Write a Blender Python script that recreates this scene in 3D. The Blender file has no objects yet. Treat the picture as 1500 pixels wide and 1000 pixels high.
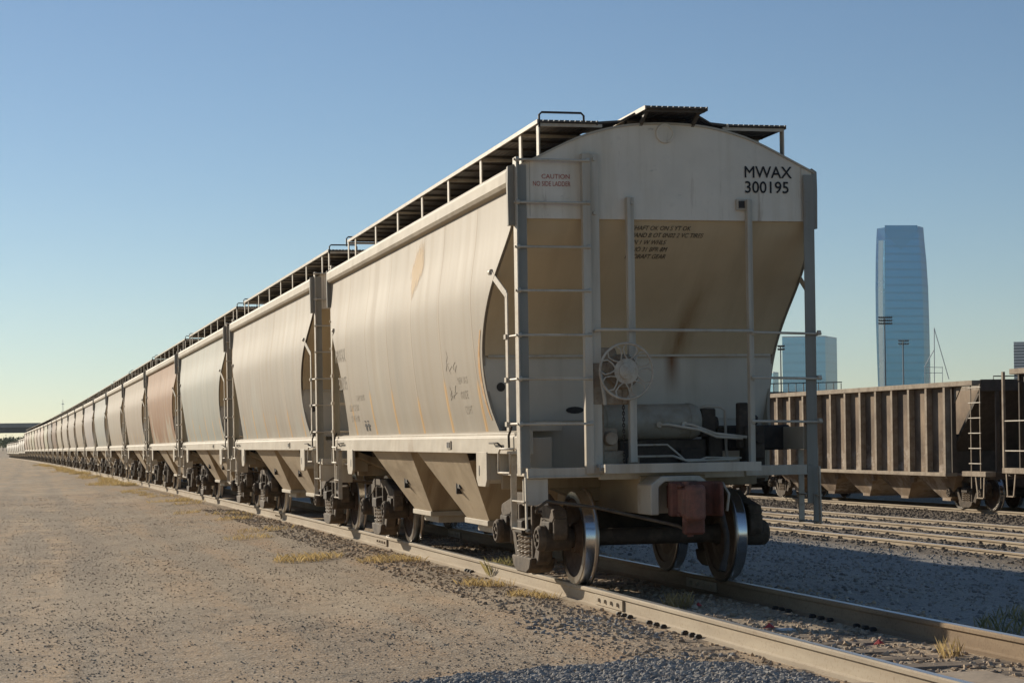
import bpy, bmesh, math, random
from math import sin, cos, pi, radians, sqrt, exp
from mathutils import Vector, Matrix
import numpy as np
random.seed(7)
SC = bpy.context.scene
COL = SC.collection

# ------------------------------------------------------------------ helpers
def tag(o, label=None, cat=None, group=None, kind=None):
    if label: o['label'] = label
    if cat: o['category'] = cat
    if group: o['group'] = group
    if kind: o['kind'] = kind
    return o

def empty(name, loc=(0, 0, 0), rz=0.0, rx=0.0):
    o = bpy.data.objects.new(name, None); COL.objects.link(o)
    o.location = loc; o.rotation_euler = (rx, 0, rz); o.empty_display_size = .3
    return o

class MB:
    """collects simple shapes into ONE mesh"""
    def __init__(s): s.v = []; s.f = []; s.m = []; s.sm = []
    def add(s, vs, fs, mi=0, smooth=False):
        b = len(s.v); s.v += [tuple(v) for v in vs]
        for f in fs: s.f.append(tuple(i + b for i in f)); s.m.append(mi); s.sm.append(smooth)
        return s
    def box(s, x0, x1, y0, y1, z0, z1, mi=0):
        if x0 > x1: x0, x1 = x1, x0
        if y0 > y1: y0, y1 = y1, y0
        if z0 > z1: z0, z1 = z1, z0
        v = [(x, y, z) for x in (x0, x1) for y in (y0, y1) for z in (z0, z1)]
        return s.add(v, [(0, 1, 3, 2), (4, 6, 7, 5), (0, 4, 5, 1), (2, 3, 7, 6), (0, 2, 6, 4), (1, 5, 7, 3)], mi)
    def obox(s, a, b, w, h, mi=0, up=(0, 0, 1)):
        """bar from a to b, section w x h"""
        a = Vector(a); b = Vector(b); d = (b - a).normalized(); u = Vector(up)
        if abs(d.dot(u)) > .98: u = Vector((0, 1, 0))
        r = d.cross(u).normalized(); u = r.cross(d)
        v = [p + r * (i * w / 2) + u * (j * h / 2) for p in (a, b) for i in (-1, 1) for j in (-1, 1)]
        return s.add(v, [(0, 1, 3, 2), (4, 6, 7, 5), (0, 4, 5, 1), (2, 3, 7, 6), (0, 2, 6, 4), (1, 5, 7, 3)], mi)
    def tube(s, pts, r, n=8, mi=0, caps=True, r1=None):
        pts = [Vector(p) for p in pts]; rings = []; N = len(pts)
        prev = None
        for i, p in enumerate(pts):
            d = ((pts[min(i + 1, N - 1)] - pts[max(i - 1, 0)])).normalized()
            if prev is None:
                u = Vector((0, 0, 1)) if abs(d.z) < .9 else Vector((0, 1, 0))
            else: u = prev
            x = d.cross(u).normalized(); u = x.cross(d).normalized(); prev = u
            rr = r if r1 is None else r + (r1 - r) * i / (N - 1)
            rings.append([p + (x * cos(2 * pi * k / n) + u * sin(2 * pi * k / n)) * rr for k in range(n)])
        v = [q for R in rings for q in R]; f = []
        for i in range(N - 1):
            for k in range(n):
                k2 = (k + 1) % n
                f.append((i * n + k, i * n + k2, (i + 1) * n + k2, (i + 1) * n + k))
        s.add(v, f, mi, True)
        if caps:
            s.add(rings[0], [tuple(range(n))[::-1]], mi); s.add(rings[-1], [tuple(range(n))], mi)
        return s
    def lathe(s, prof, c, axis='x', n=32, mi=None, close=False):
        """prof: list of (along, radius[, mat])"""
        c = Vector(c); ring = []
        for q in prof:
            a, r = q[0], q[1]; R = []
            for k in range(n):
                t = 2 * pi * k / n; p, w = r * cos(t), r * sin(t)
                R.append(c + Vector({'x': (a, p, w), 'y': (p, a, w), 'z': (p, w, a)}[axis]))
            ring.append(R)
        for i in range(len(prof) - 1):
            m = prof[i][2] if len(prof[i]) > 2 else (mi or 0)
            v = ring[i] + ring[i + 1]
            s.add(v, [(k, (k + 1) % n, n + (k + 1) % n, n + k) for k in range(n)], m, True)
        return s
    def prism(s, poly, axis, a0, a1, mi=0):
        """poly: 2D points; extruded along axis"""
        def P(p, a): return {'x': (a, p[0], p[1]), 'y': (p[0], a, p[1]), 'z': (p[0], p[1], a)}[axis]
        n = len(poly); v = [P(p, a0) for p in poly] + [P(p, a1) for p in poly]
        f = [tuple(range(n))[::-1], tuple(range(n, 2 * n))] + [(i, (i + 1) % n, n + (i + 1) % n, n + i) for i in range(n)]
        return s.add(v, f, mi)
    def build(s, name, mats, parent=None, bevel=0.0, recalc=True, merge=False):
        me = bpy.data.meshes.new(name); me.from_pydata(s.v, [], s.f)
        if not isinstance(mats, (list, tuple)): mats = [mats]
        for m in mats: me.materials.append(m)
        me.polygons.foreach_set('material_index', s.m); me.polygons.foreach_set('use_smooth', s.sm)
        if recalc or bevel or merge:
            bm = bmesh.new(); bm.from_mesh(me)
            if merge: bmesh.ops.remove_doubles(bm, verts=bm.verts, dist=1e-5)
            if bevel:
                bmesh.ops.recalc_face_normals(bm, faces=bm.faces)
                ed = [e for e in bm.edges if len(e.link_faces) == 2 and not (e.link_faces[0].smooth and e.link_faces[1].smooth) and e.calc_face_angle(0) > .6]
                bmesh.ops.bevel(bm, geom=ed, offset=bevel, segments=1, affect='EDGES', clamp_overlap=True)
            bmesh.ops.recalc_face_normals(bm, faces=bm.faces)
            bm.to_mesh(me); bm.free()
        me.update()
        o = bpy.data.objects.new(name, me); COL.objects.link(o)
        if parent: o.parent = parent
        return o

def np_mesh(name, verts, faces, mat, parent=None, smooth=False):
    """verts (N,3), faces (M,k) arrays"""
    verts = np.asarray(verts, np.float32); faces = np.asarray(faces, np.int32)
    me = bpy.data.meshes.new(name); k = faces.shape[1]; M = len(faces)
    me.vertices.add(len(verts)); me.vertices.foreach_set('co', verts.ravel())
    me.loops.add(M * k); me.loops.foreach_set('vertex_index', faces.ravel())
    me.polygons.add(M); me.polygons.foreach_set('loop_start', np.arange(0, M * k, k, dtype=np.int32))
    me.polygons.foreach_set('loop_total', np.full(M, k, np.int32))
    me.polygons.foreach_set('use_smooth', np.full(M, smooth))
    for m in (mat if isinstance(mat, (list, tuple)) else [mat]): me.materials.append(m)
    me.update(calc_edges=True); me.validate()
    o = bpy.data.objects.new(name, me); COL.objects.link(o)
    if parent: o.parent = parent
    return o

def children(o): return [c for c in list(COL.objects) if c.parent is o]
KIDS = {}
def copy_tree(o, parent=None):
    c = o.copy(); COL.objects.link(c)
    if parent: c.parent = parent
    for ch in KIDS.get(o.name, []): copy_tree(ch, c)
    return c
def index_kids():
    KIDS.clear()
    for ob in COL.objects:
        if ob.parent: KIDS.setdefault(ob.parent.name, []).append(ob)

# ------------------------------------------------------------------ materials
class NT:
    def __init__(s, name):
        s.m = bpy.data.materials.new(name); s.m.use_nodes = True
        s.t = s.m.node_tree; s.t.nodes.clear()
        s.out = s.n('ShaderNodeOutputMaterial'); s.b = s.n('ShaderNodeBsdfPrincipled')
        s.l(s.b.outputs[0], s.out.inputs[0])
    def n(s, ty, **kw):
        x = s.t.nodes.new(ty)
        for k, v in kw.items(): setattr(x, k, v)
        return x
    def l(s, a, b): s.t.links.new(a, b)
    def val(s, inp, v):
        if hasattr(v, 'is_output') or isinstance(v, bpy.types.NodeSocket): s.l(v, inp)
        else:
            if isinstance(v, (tuple, list)) and len(v) == 3 and inp.type == 'RGBA': v = (*v, 1)
            inp.default_value = v
    def coord(s, kind='Object'):
        return s.n('ShaderNodeTexCoord').outputs[kind]
    def mapping(s, vec, scale=(1, 1, 1), loc=(0, 0, 0)):
        m = s.n('ShaderNodeMapping'); s.l(vec, m.inputs[0]); m.inputs['Scale'].default_value = scale; m.inputs['Location'].default_value = loc
        return m.outputs[0]
    def noise(s, vec, scale, detail=4, rough=.55, w=None):
        x = s.n('ShaderNodeTexNoise'); x.noise_dimensions = '4D' if w is not None else '3D'
        s.l(vec, x.inputs['Vector']); x.inputs['Scale'].default_value = scale; x.inputs['Detail'].default_value = detail; x.inputs['Roughness'].default_value = rough
        if w is not None: s.val(x.inputs['W'], w)
        return x.outputs['Fac']
    def voro(s, vec, scale, feature='F1', out='Distance'):
        x = s.n('ShaderNodeTexVoronoi'); x.feature = feature; s.l(vec, x.inputs['Vector']); x.inputs['Scale'].default_value = scale
        return x.outputs[out]
    def ramp(s, fac, stops):
        r = s.n('ShaderNodeValToRGB'); s.l(fac, r.inputs[0]); e = r.color_ramp.elements
        while len(e) < len(stops): e.new(.5)
        for i, (p, c) in enumerate(stops):
            e[i].position = p; e[i].color = (c, c, c, 1) if isinstance(c, (int, float)) else (*c, 1)
        return r.outputs[0]
    def math(s, op, a, b=0, c=None, clamp=False):
        m = s.n('ShaderNodeMath', operation=op, use_clamp=clamp); s.val(m.inputs[0], a); s.val(m.inputs[1], b)
        if c is not None: s.val(m.inputs[2], c)
        return m.outputs[0]
    def mix(s, fac, a, b, blend='MIX'):
        m = s.n('ShaderNodeMix', data_type='RGBA', blend_type=blend)
        s.val(m.inputs[0], fac); s.val(m.inputs[6], a); s.val(m.inputs[7], b)
        return m.outputs[2]
    def sep(s, vec):
        x = s.n('ShaderNodeSeparateXYZ'); s.l(vec, x.inputs[0]); return x.outputs
    def bump(s, h, strength=.3, dist=.02, prev=None):
        b = s.n('ShaderNodeBump'); s.l(h, b.inputs['Height']); b.inputs['Strength'].default_value = strength; b.inputs['Distance'].default_value = dist
        if prev is not None: s.l(prev, b.inputs['Normal'])
        return b.outputs[0]
    def done(s, color, rough=.6, normal=None, metal=0.0, spec=.4):
        s.val(s.b.inputs['Base Color'], color); s.val(s.b.inputs['Roughness'], rough); s.val(s.b.inputs['Metallic'], metal)
        s.b.inputs['Specular IOR Level'].default_value = spec
        if normal is not None: s.l(normal, s.b.inputs['Normal'])
        return s.m

def smat(name, col, rough=.65, var=.25, scale=3.0, dirt=None, dirt_amt=.5, bump=.15, metal=0.0, spec=.35, bscale=None):
    """worn painted / rusty surface: large and small noise, optional dirt colour"""
    t = NT(name); o = t.coord()
    rnd = t.n('ShaderNodeObjectInfo').outputs['Random']
    w = t.math('MULTIPLY', rnd, 37.0)
    n1 = t.noise(o, scale, 5, .6, w); n2 = t.noise(o, scale * 9, 4, .6, w)
    f = t.math('ADD', t.math('MULTIPLY', n1, .65), t.math('MULTIPLY', n2, .35))
    lo = tuple(c * (1 - var) for c in col); hi = tuple(min(1, c * (1 + var)) for c in col)
    c = t.mix(t.ramp(f, [(.3, 0), (.7, 1)]), lo, hi)
    if dirt:
        c = t.mix(t.math('MULTIPLY', t.ramp(t.noise(o, scale * 1.7, 6, .65, w), [(.45, 0), (.65, 1)]), dirt_amt), c, dirt)
    nm = t.bump(n2, bump, .01)
    return t.done(c, t.math('ADD', rough, t.math('MULTIPLY', t.math('SUBTRACT', n2, .5), .25)), nm, metal, spec)

def side_paint():
    """hopper side paint; object colour = paint, object alpha = amount of rust"""
    t = NT('weathered_side_paint'); o = t.coord(); oi = t.n('ShaderNodeObjectInfo')
    col, alpha, rnd = oi.outputs['Color'], oi.outputs['Alpha'], oi.outputs['Random']
    w = t.math('MULTIPLY', rnd, 51.0); X, Y, Z = t.sep(o)
    n1 = t.noise(o, .55, 4, .55, w)
    st = t.noise(t.mapping(o, (0, 3.2, .16)), 1.0, 5, .6, w)           # runs down the sheet
    st2 = t.noise(t.mapping(o, (0, 11, .35)), 1.0, 4, .6, w)
    c = t.mix(t.ramp(n1, [(.3, 0), (.7, .5)]), col, t.mix(.35, col, (.45, .36, .24)))
    c = t.mix(t.ramp(st, [(.50, 0), (.74, .42)]), c, (.30, .235, .155))
    c = t.mix(t.ramp(st2, [(.58, 0), (.82, .16)]), c, (.53, .48, .39))
    # weld seams every 1.62 m
    ph = t.math('FRACT', t.math('DIVIDE', t.math('ADD', Y, .83 + 16.2), 1.62))
    d = t.math('ABSOLUTE', t.math('SUBTRACT', ph, .5))
    ph2 = t.math('MULTIPLY', d, 1.62)
    seam = t.math('SUBTRACT', 1, t.math('DIVIDE', ph2, .035, clamp=True), clamp=True)
    c = t.mix(t.math('MULTIPLY', seam, .6), c, (.30, .23, .15))
    # yellow-brown streaks low on each seam
    s2 = t.math('SUBTRACT', 1, t.math('DIVIDE', ph2, .085, clamp=True), clamp=True)
    zlim = t.math('ADD', 1.62, t.math('MULTIPLY', t.noise(t.mapping(o, (0, .6, 0)), 1.0, 0, .5, w), .75))
    below = t.math('MULTIPLY', t.math('SUBTRACT', zlim, Z), 9.0, clamp=True)
    c = t.mix(t.math('MULTIPLY', t.math('MULTIPLY', s2, below), 1.5, clamp=True), c, (.50, .30, .11))
    # rust
    rn = t.math('ADD', t.math('MULTIPLY', t.noise(t.mapping(o, (0, .36, .22)), 1.0, 4, .6, t.math('MULTIPLY', alpha, 5.3)), .6), t.math('MULTIPLY', t.noise(t.mapping(o, (0, 1.0, .30)), 1.0, 4, .6, w), .4))
    hi = t.math('ADD', t.math('MULTIPLY', Z, .11), -.225)
    rm = t.math('MULTIPLY', t.ramp(t.math('ADD', rn, hi), [(.445, 0), (.48, .7), (.52, 1)]), alpha, clamp=True)
    c = t.mix(rm, c, t.mix(t.noise(o, 3, 4), (.29, .125, .028), (.17, .075, .022)))
    # small stains
    sp = t.ramp(t.noise(o, 5.5, 6, .7, w), [(.66, 0), (.74, .5)])
    c = t.mix(sp, c, (.36, .28, .18))
    wob = t.noise(t.mapping(o, (.5, .9, .25)), 1.0, 2, .5, w)
    nm = t.bump(wob, .5, .12); nm = t.bump(seam, .35, .012, nm); nm = t.bump(t.noise(o, 30, 3), .06, .004, nm)
    return t.done(c, t.math('ADD', .55, t.math('MULTIPLY', st, .2)), nm, 0, .3)

def end_paint(name, col, streak, amt):
    t = NT(name); o = t.coord(); w = t.math('MULTIPLY', t.n('ShaderNodeObjectInfo').outputs['Random'], 23.0)
    n1 = t.noise(o, 1.1, 5, .6, w); st = t.noise(t.mapping(o, (4.2, .5, .32)), 1.0, 6, .62, w); n3 = t.noise(o, 16, 5, .65, w)
    c = t.mix(t.ramp(n1, [(.3, 0), (.72, 1)]), tuple(x * .86 for x in col), tuple(x * 1.1 for x in col))
    c = t.mix(t.math('MULTIPLY', t.ramp(st, [(.48, 0), (.68, 1)]), amt), c, streak)
    c = t.mix(t.ramp(n3, [(.58, 0), (.75, .3)]), c, tuple(x * .7 for x in col))
    nm = t.bump(t.noise(o, 1.7, 2), .45, .06); nm = t.bump(n3, .12, .006, nm)
    rs = t.ramp(t.noise(t.mapping(o, (9, 1, .9)), 1.0, 6, .7, w), [(.60, 0), (.72, .55)]); c = t.mix(rs, c, (.27, .16, .08))
    sc = t.ramp(t.noise(t.mapping(o, (6, 6, 9)), 1.0, 6, .75, w), [(.64, 0), (.70, .6)]); c = t.mix(sc, c, tuple(x * .5 for x in col))
    return t.done(c, .62, nm, 0, .3)

def slope_mat():
    """slope sheet: brown road dirt, one rust run near the middle"""
    t = NT('dirt_coated_slope_paint'); o = t.coord(); X, Y, Z = t.sep(o)
    w = t.math('MULTIPLY', t.n('ShaderNodeObjectInfo').outputs['Random'], 23.0)
    n1 = t.noise(o, 1.0, 5, .6, w); st = t.noise(t.mapping(o, (3.4, .4, .4)), 1.0, 5, .6, w)
    c = t.mix(t.ramp(n1, [(.3, 0), (.7, 1)]), (.54, .42, .265), (.66, .525, .345))
    c = t.mix(t.ramp(st, [(.5, 0), (.75, .45)]), c, (.42, .31, .18))
    bend = t.math('MULTIPLY', t.math('SUBTRACT', Z, 2.1), .22)
    xx = t.math('SUBTRACT', t.math('SUBTRACT', X, .42), bend)
    run = t.math('SUBTRACT', 1, t.math('DIVIDE', t.math('ABSOLUTE', xx), .17), clamp=True)
    run = t.math('MULTIPLY', run, t.math('MULTIPLY', t.math('SUBTRACT', 3.1, Z), 1.4, clamp=True))
    run = t.math('MULTIPLY', run, t.ramp(t.noise(t.mapping(o, (7, 1, 1.2)), 1.0, 5), [(.35, .3), (.6, 1)]), clamp=True)
    c = t.mix(t.math('MULTIPLY', run, .95), c, (.25, .125, .04))
    return t.done(c, .75, t.bump(n1, .2, .04), 0, .2)

def panel_mat():
    t = NT('grey_bulkhead_paint'); o = t.coord(); X, Y, Z = t.sep(o)
    n1 = t.noise(o, 1.2, 5, .6); st = t.noise(t.mapping(o, (5, .5, .4)), 1.0, 5, .6)
    c = t.mix(t.ramp(n1, [(.3, 0), (.7, 1)]), (.52, .46, .37), (.66, .59, .475))
    c = t.mix(t.ramp(st, [(.52, 0), (.75, .4)]), c, (.40, .34, .24))
    run = t.math('SUBTRACT', 1, t.math('DIVIDE', t.math('ABSOLUTE', t.math('SUBTRACT', X, .44)), .10), clamp=True)
    run = t.math('MULTIPLY', run, t.math('MULTIPLY', t.math('SUBTRACT', Z, 1.85), 3.0, clamp=True), clamp=True)
    c = t.mix(t.math('MULTIPLY', run, 1.0, clamp=True), c, (.22, .10, .04))
    return t.done(c, .6, t.bump(n1, .15, .03), 0, .3)

def rail_mats():
    t = NT('dusty_rail_steel'); o = t.coord(); n = t.noise(t.mapping(o, (6, .7, 6)), 1.0, 6, .6); n2 = t.noise(o, 40, 4)
    c = t.mix(t.ramp(n, [(.3, 0), (.7, 1)]), (.36, .29, .21), (.50, .425, .32)); c = t.mix(t.ramp(n2, [(.55, 0), (.75, .5)]), c, (.22, .13, .075))
    a = t.done(c, .85, t.bump(n2, .2, .004), 0, .2)
    t = NT('polished_rail_head'); o = t.coord(); n = t.noise(t.mapping(o, (60, .8, 4)), 1.0, 5)
    b = t.done(t.mix(n, (.62, .60, .57), (.82, .80, .77)), t.math('ADD', .30, t.math('MULTIPLY', n, .25)), None, 1.0)
    return a, b
def far_rail():  # far rail browned along its length to carry the train's shadow
    t = NT('shade_browned_rail_steel'); o = t.coord(); n = t.noise(t.mapping(o, (6, .7, 6)), 1.0, 6, .6); n2 = t.noise(o, 40, 4)
    c = t.mix(t.ramp(n, [(.3, 0), (.7, 1)]), (.22, .155, .10), (.36, .265, .17)); c = t.mix(t.ramp(n2, [(.5, 0), (.75, .5)]), c, (.13, .08, .05))
    return t.done(c, .85, t.bump(n2, .2, .004), 0, .2)

M = {}
M['side'] = side_paint()
M['end'] = end_paint('grey_end_paint', (.74, .655, .535), (.52, .43, .30), .5)
M['trim'] = end_paint('grey_green_trim_paint', (.56, .50, .405), (.34, .25, .155), .6)
M['trimdark'] = end_paint('dark_grey_frame_paint', (.30, .285, .245), (.20, .16, .11), .5); M['slope'] = slope_mat()  # darker trim tone for corner caps and posts
M['panel'] = panel_mat()
M['cream'] = end_paint('cream_sill_paint', (.46, .40, .31), (.32, .24, .15), .4)
M['rod'] = smat('cream_rod_paint', (.50, .44, .35), .5, .15, 5, (.30, .19, .10), .5)
M['tan'] = end_paint('tan_hopper_paint', (.40, .315, .21), (.17, .115, .065), .75)
M['grating'] = smat('dark_walkway_grating', (.07, .06, .05), .6, .35, 6, (.14, .095, .06), .5)
M['truck'] = smat('dusty_brown_cast_steel', (.055, .042, .032), .8, .4, 5, (.13, .10, .07), .5, .3)
M['truckdust'] = smat('pale_dusty_cast_steel', (.125, .094, .066), .85, .45, 4, (.045, .033, .024), .8, .3)
M['wheel'] = smat('brown_wheel_plate', (.085, .055, .038), .7, .3, 6, (.16, .11, .075), .6, .2)
M['tread'] = smat('polished_wheel_tread', (.55, .54, .53), .17, .15, 9, None, 0, .05, 1.0)
M['flange'] = smat('worn_flange_steel', (.33, .30, .27), .32, .2, 9, None, 0, .05, 1.0)
M['coupler'] = smat('red_brown_coupler_casting', (.165, .062, .042), .62, .35, 6, (.07, .04, .03), .6, .35)
M['dark'] = smat('black_greasy_steel', (.035, .03, .027), .6, .3, 6, (.09, .07, .05), .5, .2)
M['softblack'] = smat('worn_black_stencil_paint', (.06, .052, .045), .7, .4, 9, (.22, .17, .11), .8, 0); M['black'] = smat('black_stencil_paint', (.018, .018, .02), .7, .1, 6, None, 0, 0)
M['fadedblack'] = smat('faded_black_stencil_paint', (.30, .26, .205), .75, .4, 9, (.48, .41, .31), .85, 0)
M['redtext'] = smat('red_stencil_paint', (.42, .10, .075), .7, .2, 6, None, 0, 0)
M['galv'] = smat('galvanised_grating', (.36, .40, .42), .5, .2, 7, (.25, .2, .15), .4, .2)
M['reservoir'] = smat('tan_grey_reservoir_paint', (.33, .30, .24), .5, .2, 4, (.20, .15, .09), .5, .1)
M['brake'] = smat('worn_brake_wheel_paint', (.31, .25, .18), .6, .3, 7, (.20, .105, .05), .65, .15)
M['rail'], M['railtop'] = rail_mats(); M['railshade'] = far_rail()
M['wood'] = smat('weathered_grey_timber', (.24, .185, .135), .9, .3, 3, (.12, .09, .065), .7, .5)
M['plank'] = smat('pale_dusty_timber', (.47, .37, .265), .9, .25, 3, (.28, .21, .15), .6, .5)
M['orange'] = smat('faded_orange_mark', (.62, .36, .13), .7, .2, 3, (.46, .39, .28), .7, 0)

# ------------------------------------------------------------------ camera
CP = Vector((-5.988, -17.985, 1.452)); YAW, PIT, ROL, FPX, SHY = .2408, -.0012, -.0153, 2891.4, 142.6
fw = Vector((sin(YAW) * cos(PIT), cos(YAW) * cos(PIT), sin(PIT))); r0 = Vector((cos(YAW), -sin(YAW), 0)); u0 = r0.cross(fw)
cr = r0 * cos(ROL) + u0 * sin(ROL); cu = u0 * cos(ROL) - r0 * sin(ROL)
cam = bpy.data.cameras.new('camera'); co = bpy.data.objects.new('camera', cam); COL.objects.link(co)
co.matrix_world = Matrix(((cr.x, cu.x, -fw.x, CP.x), (cr.y, cu.y, -fw.y, CP.y), (cr.z, cu.z, -fw.z, CP.z), (0, 0, 0, 1)))
cam.sensor_width = 36; cam.lens = 36 * FPX / 1500; cam.shift_y = SHY / 1500
cam.clip_start = .1; cam.clip_end = 9000
cam.dof.use_dof = False
SC.camera = co
def at(px, py, Y):
    """world point seen at photo pixel, on the plane y = Y (used only to take real positions from the photo)"""
    d = fw + cr * ((px - 750) / FPX) + cu * ((500 - (py - SHY)) / FPX)
    t = (Y - CP.y) / d.y
    return CP + d * t

# ------------------------------------------------------------------ light
SUN = Vector((-1.45, 2.72, 1.0)); el = math.atan2(1.0, sqrt(1.45 ** 2 + 2.72 ** 2)); az = math.atan2(-1.45, 2.72)
W = bpy.data.worlds.new('World'); SC.world = W; W.use_nodes = True
wn = W.node_tree; bg = wn.nodes['Background']
sky = wn.nodes.new('ShaderNodeTexSky'); sky.sky_type = 'NISHITA'; sky.sun_disc = False
sky.sun_elevation = el; sky.sun_rotation = az; sky.altitude = 300; sky.air_density = .9; sky.dust_density = 0.08; sky.ozone_density = 3.0
wn.links.new(sky.outputs[0], bg.inputs[0]); bg.inputs[1].default_value = .06
sl = bpy.data.lights.new('sun', 'SUN'); so = bpy.data.objects.new('sun', sl); COL.objects.link(so)
sl.energy = 3.95; sl.angle = radians(.53); sl.color = (1.0, .89, .72)
so.rotation_euler = SUN.to_track_quat('Z', 'Y').to_euler(); so.location = (-40, 60, 40)
SC.view_settings.view_transform = 'Standard'; SC.view_settings.look = 'None'; SC.view_settings.gamma = 1.0
SC.view_settings.exposure = 0.5

# ------------------------------------------------------------------ the line of the train
PITCH = 12.78; BL = 11.55
def zoff(y):
    y = min(max(y, -30), 430)
    return -.0035 * (y - 12 - 6 * (1 - exp(-max(y - 12, 0) / 6))) if y > 12 else 0.0
def px_(y):
    if y <= 0: return 0.0
    return -(.009 * (y - 5 * (1 - exp(-y / 5))) + 3e-5 * y * y)
def heading(y): return math.atan2(-(px_(y + .5) - px_(y - .5)), 1.0)
def npz(y):
    y = np.clip(y, -30, 430); return np.where(y > 12, -.0035 * (y - 12 - 6 * (1 - np.exp(-np.maximum(y - 12, 0) / 6))), 0.)
def npx(y):
    yy = np.maximum(y, 0); return -(.009 * (yy - 5 * (1 - np.exp(-yy / 5))) + 3e-5 * yy * yy)

# ------------------------------------------------------------------ ground
rng = np.random.default_rng(11)
def vnoise(x, y, seed):
    """smooth value noise on arrays, 0..1"""
    r = np.random.default_rng(seed).random((257, 257))
    xi = np.floor(x).astype(int); yi = np.floor(y).astype(int); fx = x - xi; fy = y - yi
    fx = fx * fx * (3 - 2 * fx); fy = fy * fy * (3 - 2 * fy); a, b = xi % 256, yi % 256
    return (r[a, b] * (1 - fx) * (1 - fy) + r[a + 1, b] * fx * (1 - fy) + r[a, b + 1] * (1 - fx) * fy + r[a + 1, b + 1] * fx * fy)
GX = [-5000, -60, -8, -5, -3.2, -2.2, -1.7, -1.25, -1.0, 1.0, 1.7, 3, 6, 8.6, 9.6, 5000]
GZ = [-.60, -.42, -.33, -.29, -.245, -.20, -.165, -.15, -.175, -.175, -.19, -.28, -.56, -.69, -.70, -.74]
def gz(x, y, fine=True):
    x = np.asarray(x, float); y = np.asarray(y, float)
    fade = np.where(y > 60, np.clip((120 - y) / 60, 0, 1), 1.0)
    z = np.interp(x - npx(y) * np.clip((8 - x) / 6, 0, 1), GX, GZ) + npz(y)
    far = np.clip(1 - np.abs(x) / 60, 0, 1)
    am = np.clip((np.abs(np.abs(x) - .75) - .1) / .4, .25, 1) * far
    z = z + am * ((vnoise(x * .45 + 40, y * .22 + 40, 1) - .5) * .05 + (vnoise(x * 1.6 + 9, y * 1.1 + 9, 2) - .5) * .02)
    if fine:
        z = z + am * fade * ((vnoise(x * 5, y * 5, 3) - .5) * .012 + (vnoise(x * 12 + 3, y * 12 + 3, 4) - .5) * .012)
    return z
def grow(a, b, s, g):
    o = [a]
    while o[-1] < b: o.append(o[-1] + s); s *= g
    return o
xs = np.array([-v for v in grow(9, 5000, .4, 1.35)][::-1] + list(np.arange(-8.9, 3, .075)) + list(np.arange(3, 20, .16)) + grow(20, 5000, .3, 1.35))
ys = np.array([-v for v in grow(7, 400, .4, 1.5)][::-1] + list(np.arange(-6.95, 6, .075)) + list(np.arange(6, 20, .15)) + grow(20, 6000, .25, 1.06))
XX, YY = np.meshgrid(xs, ys); ZZ = gz(XX, YY)
nx, ny = len(xs), len(ys)
idx = np.arange(nx * ny).reshape(ny, nx)
F = np.stack([idx[:-1, :-1], idx[:-1, 1:], idx[1:, 1:], idx[1:, :-1]], -1).reshape(-1, 4)

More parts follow.
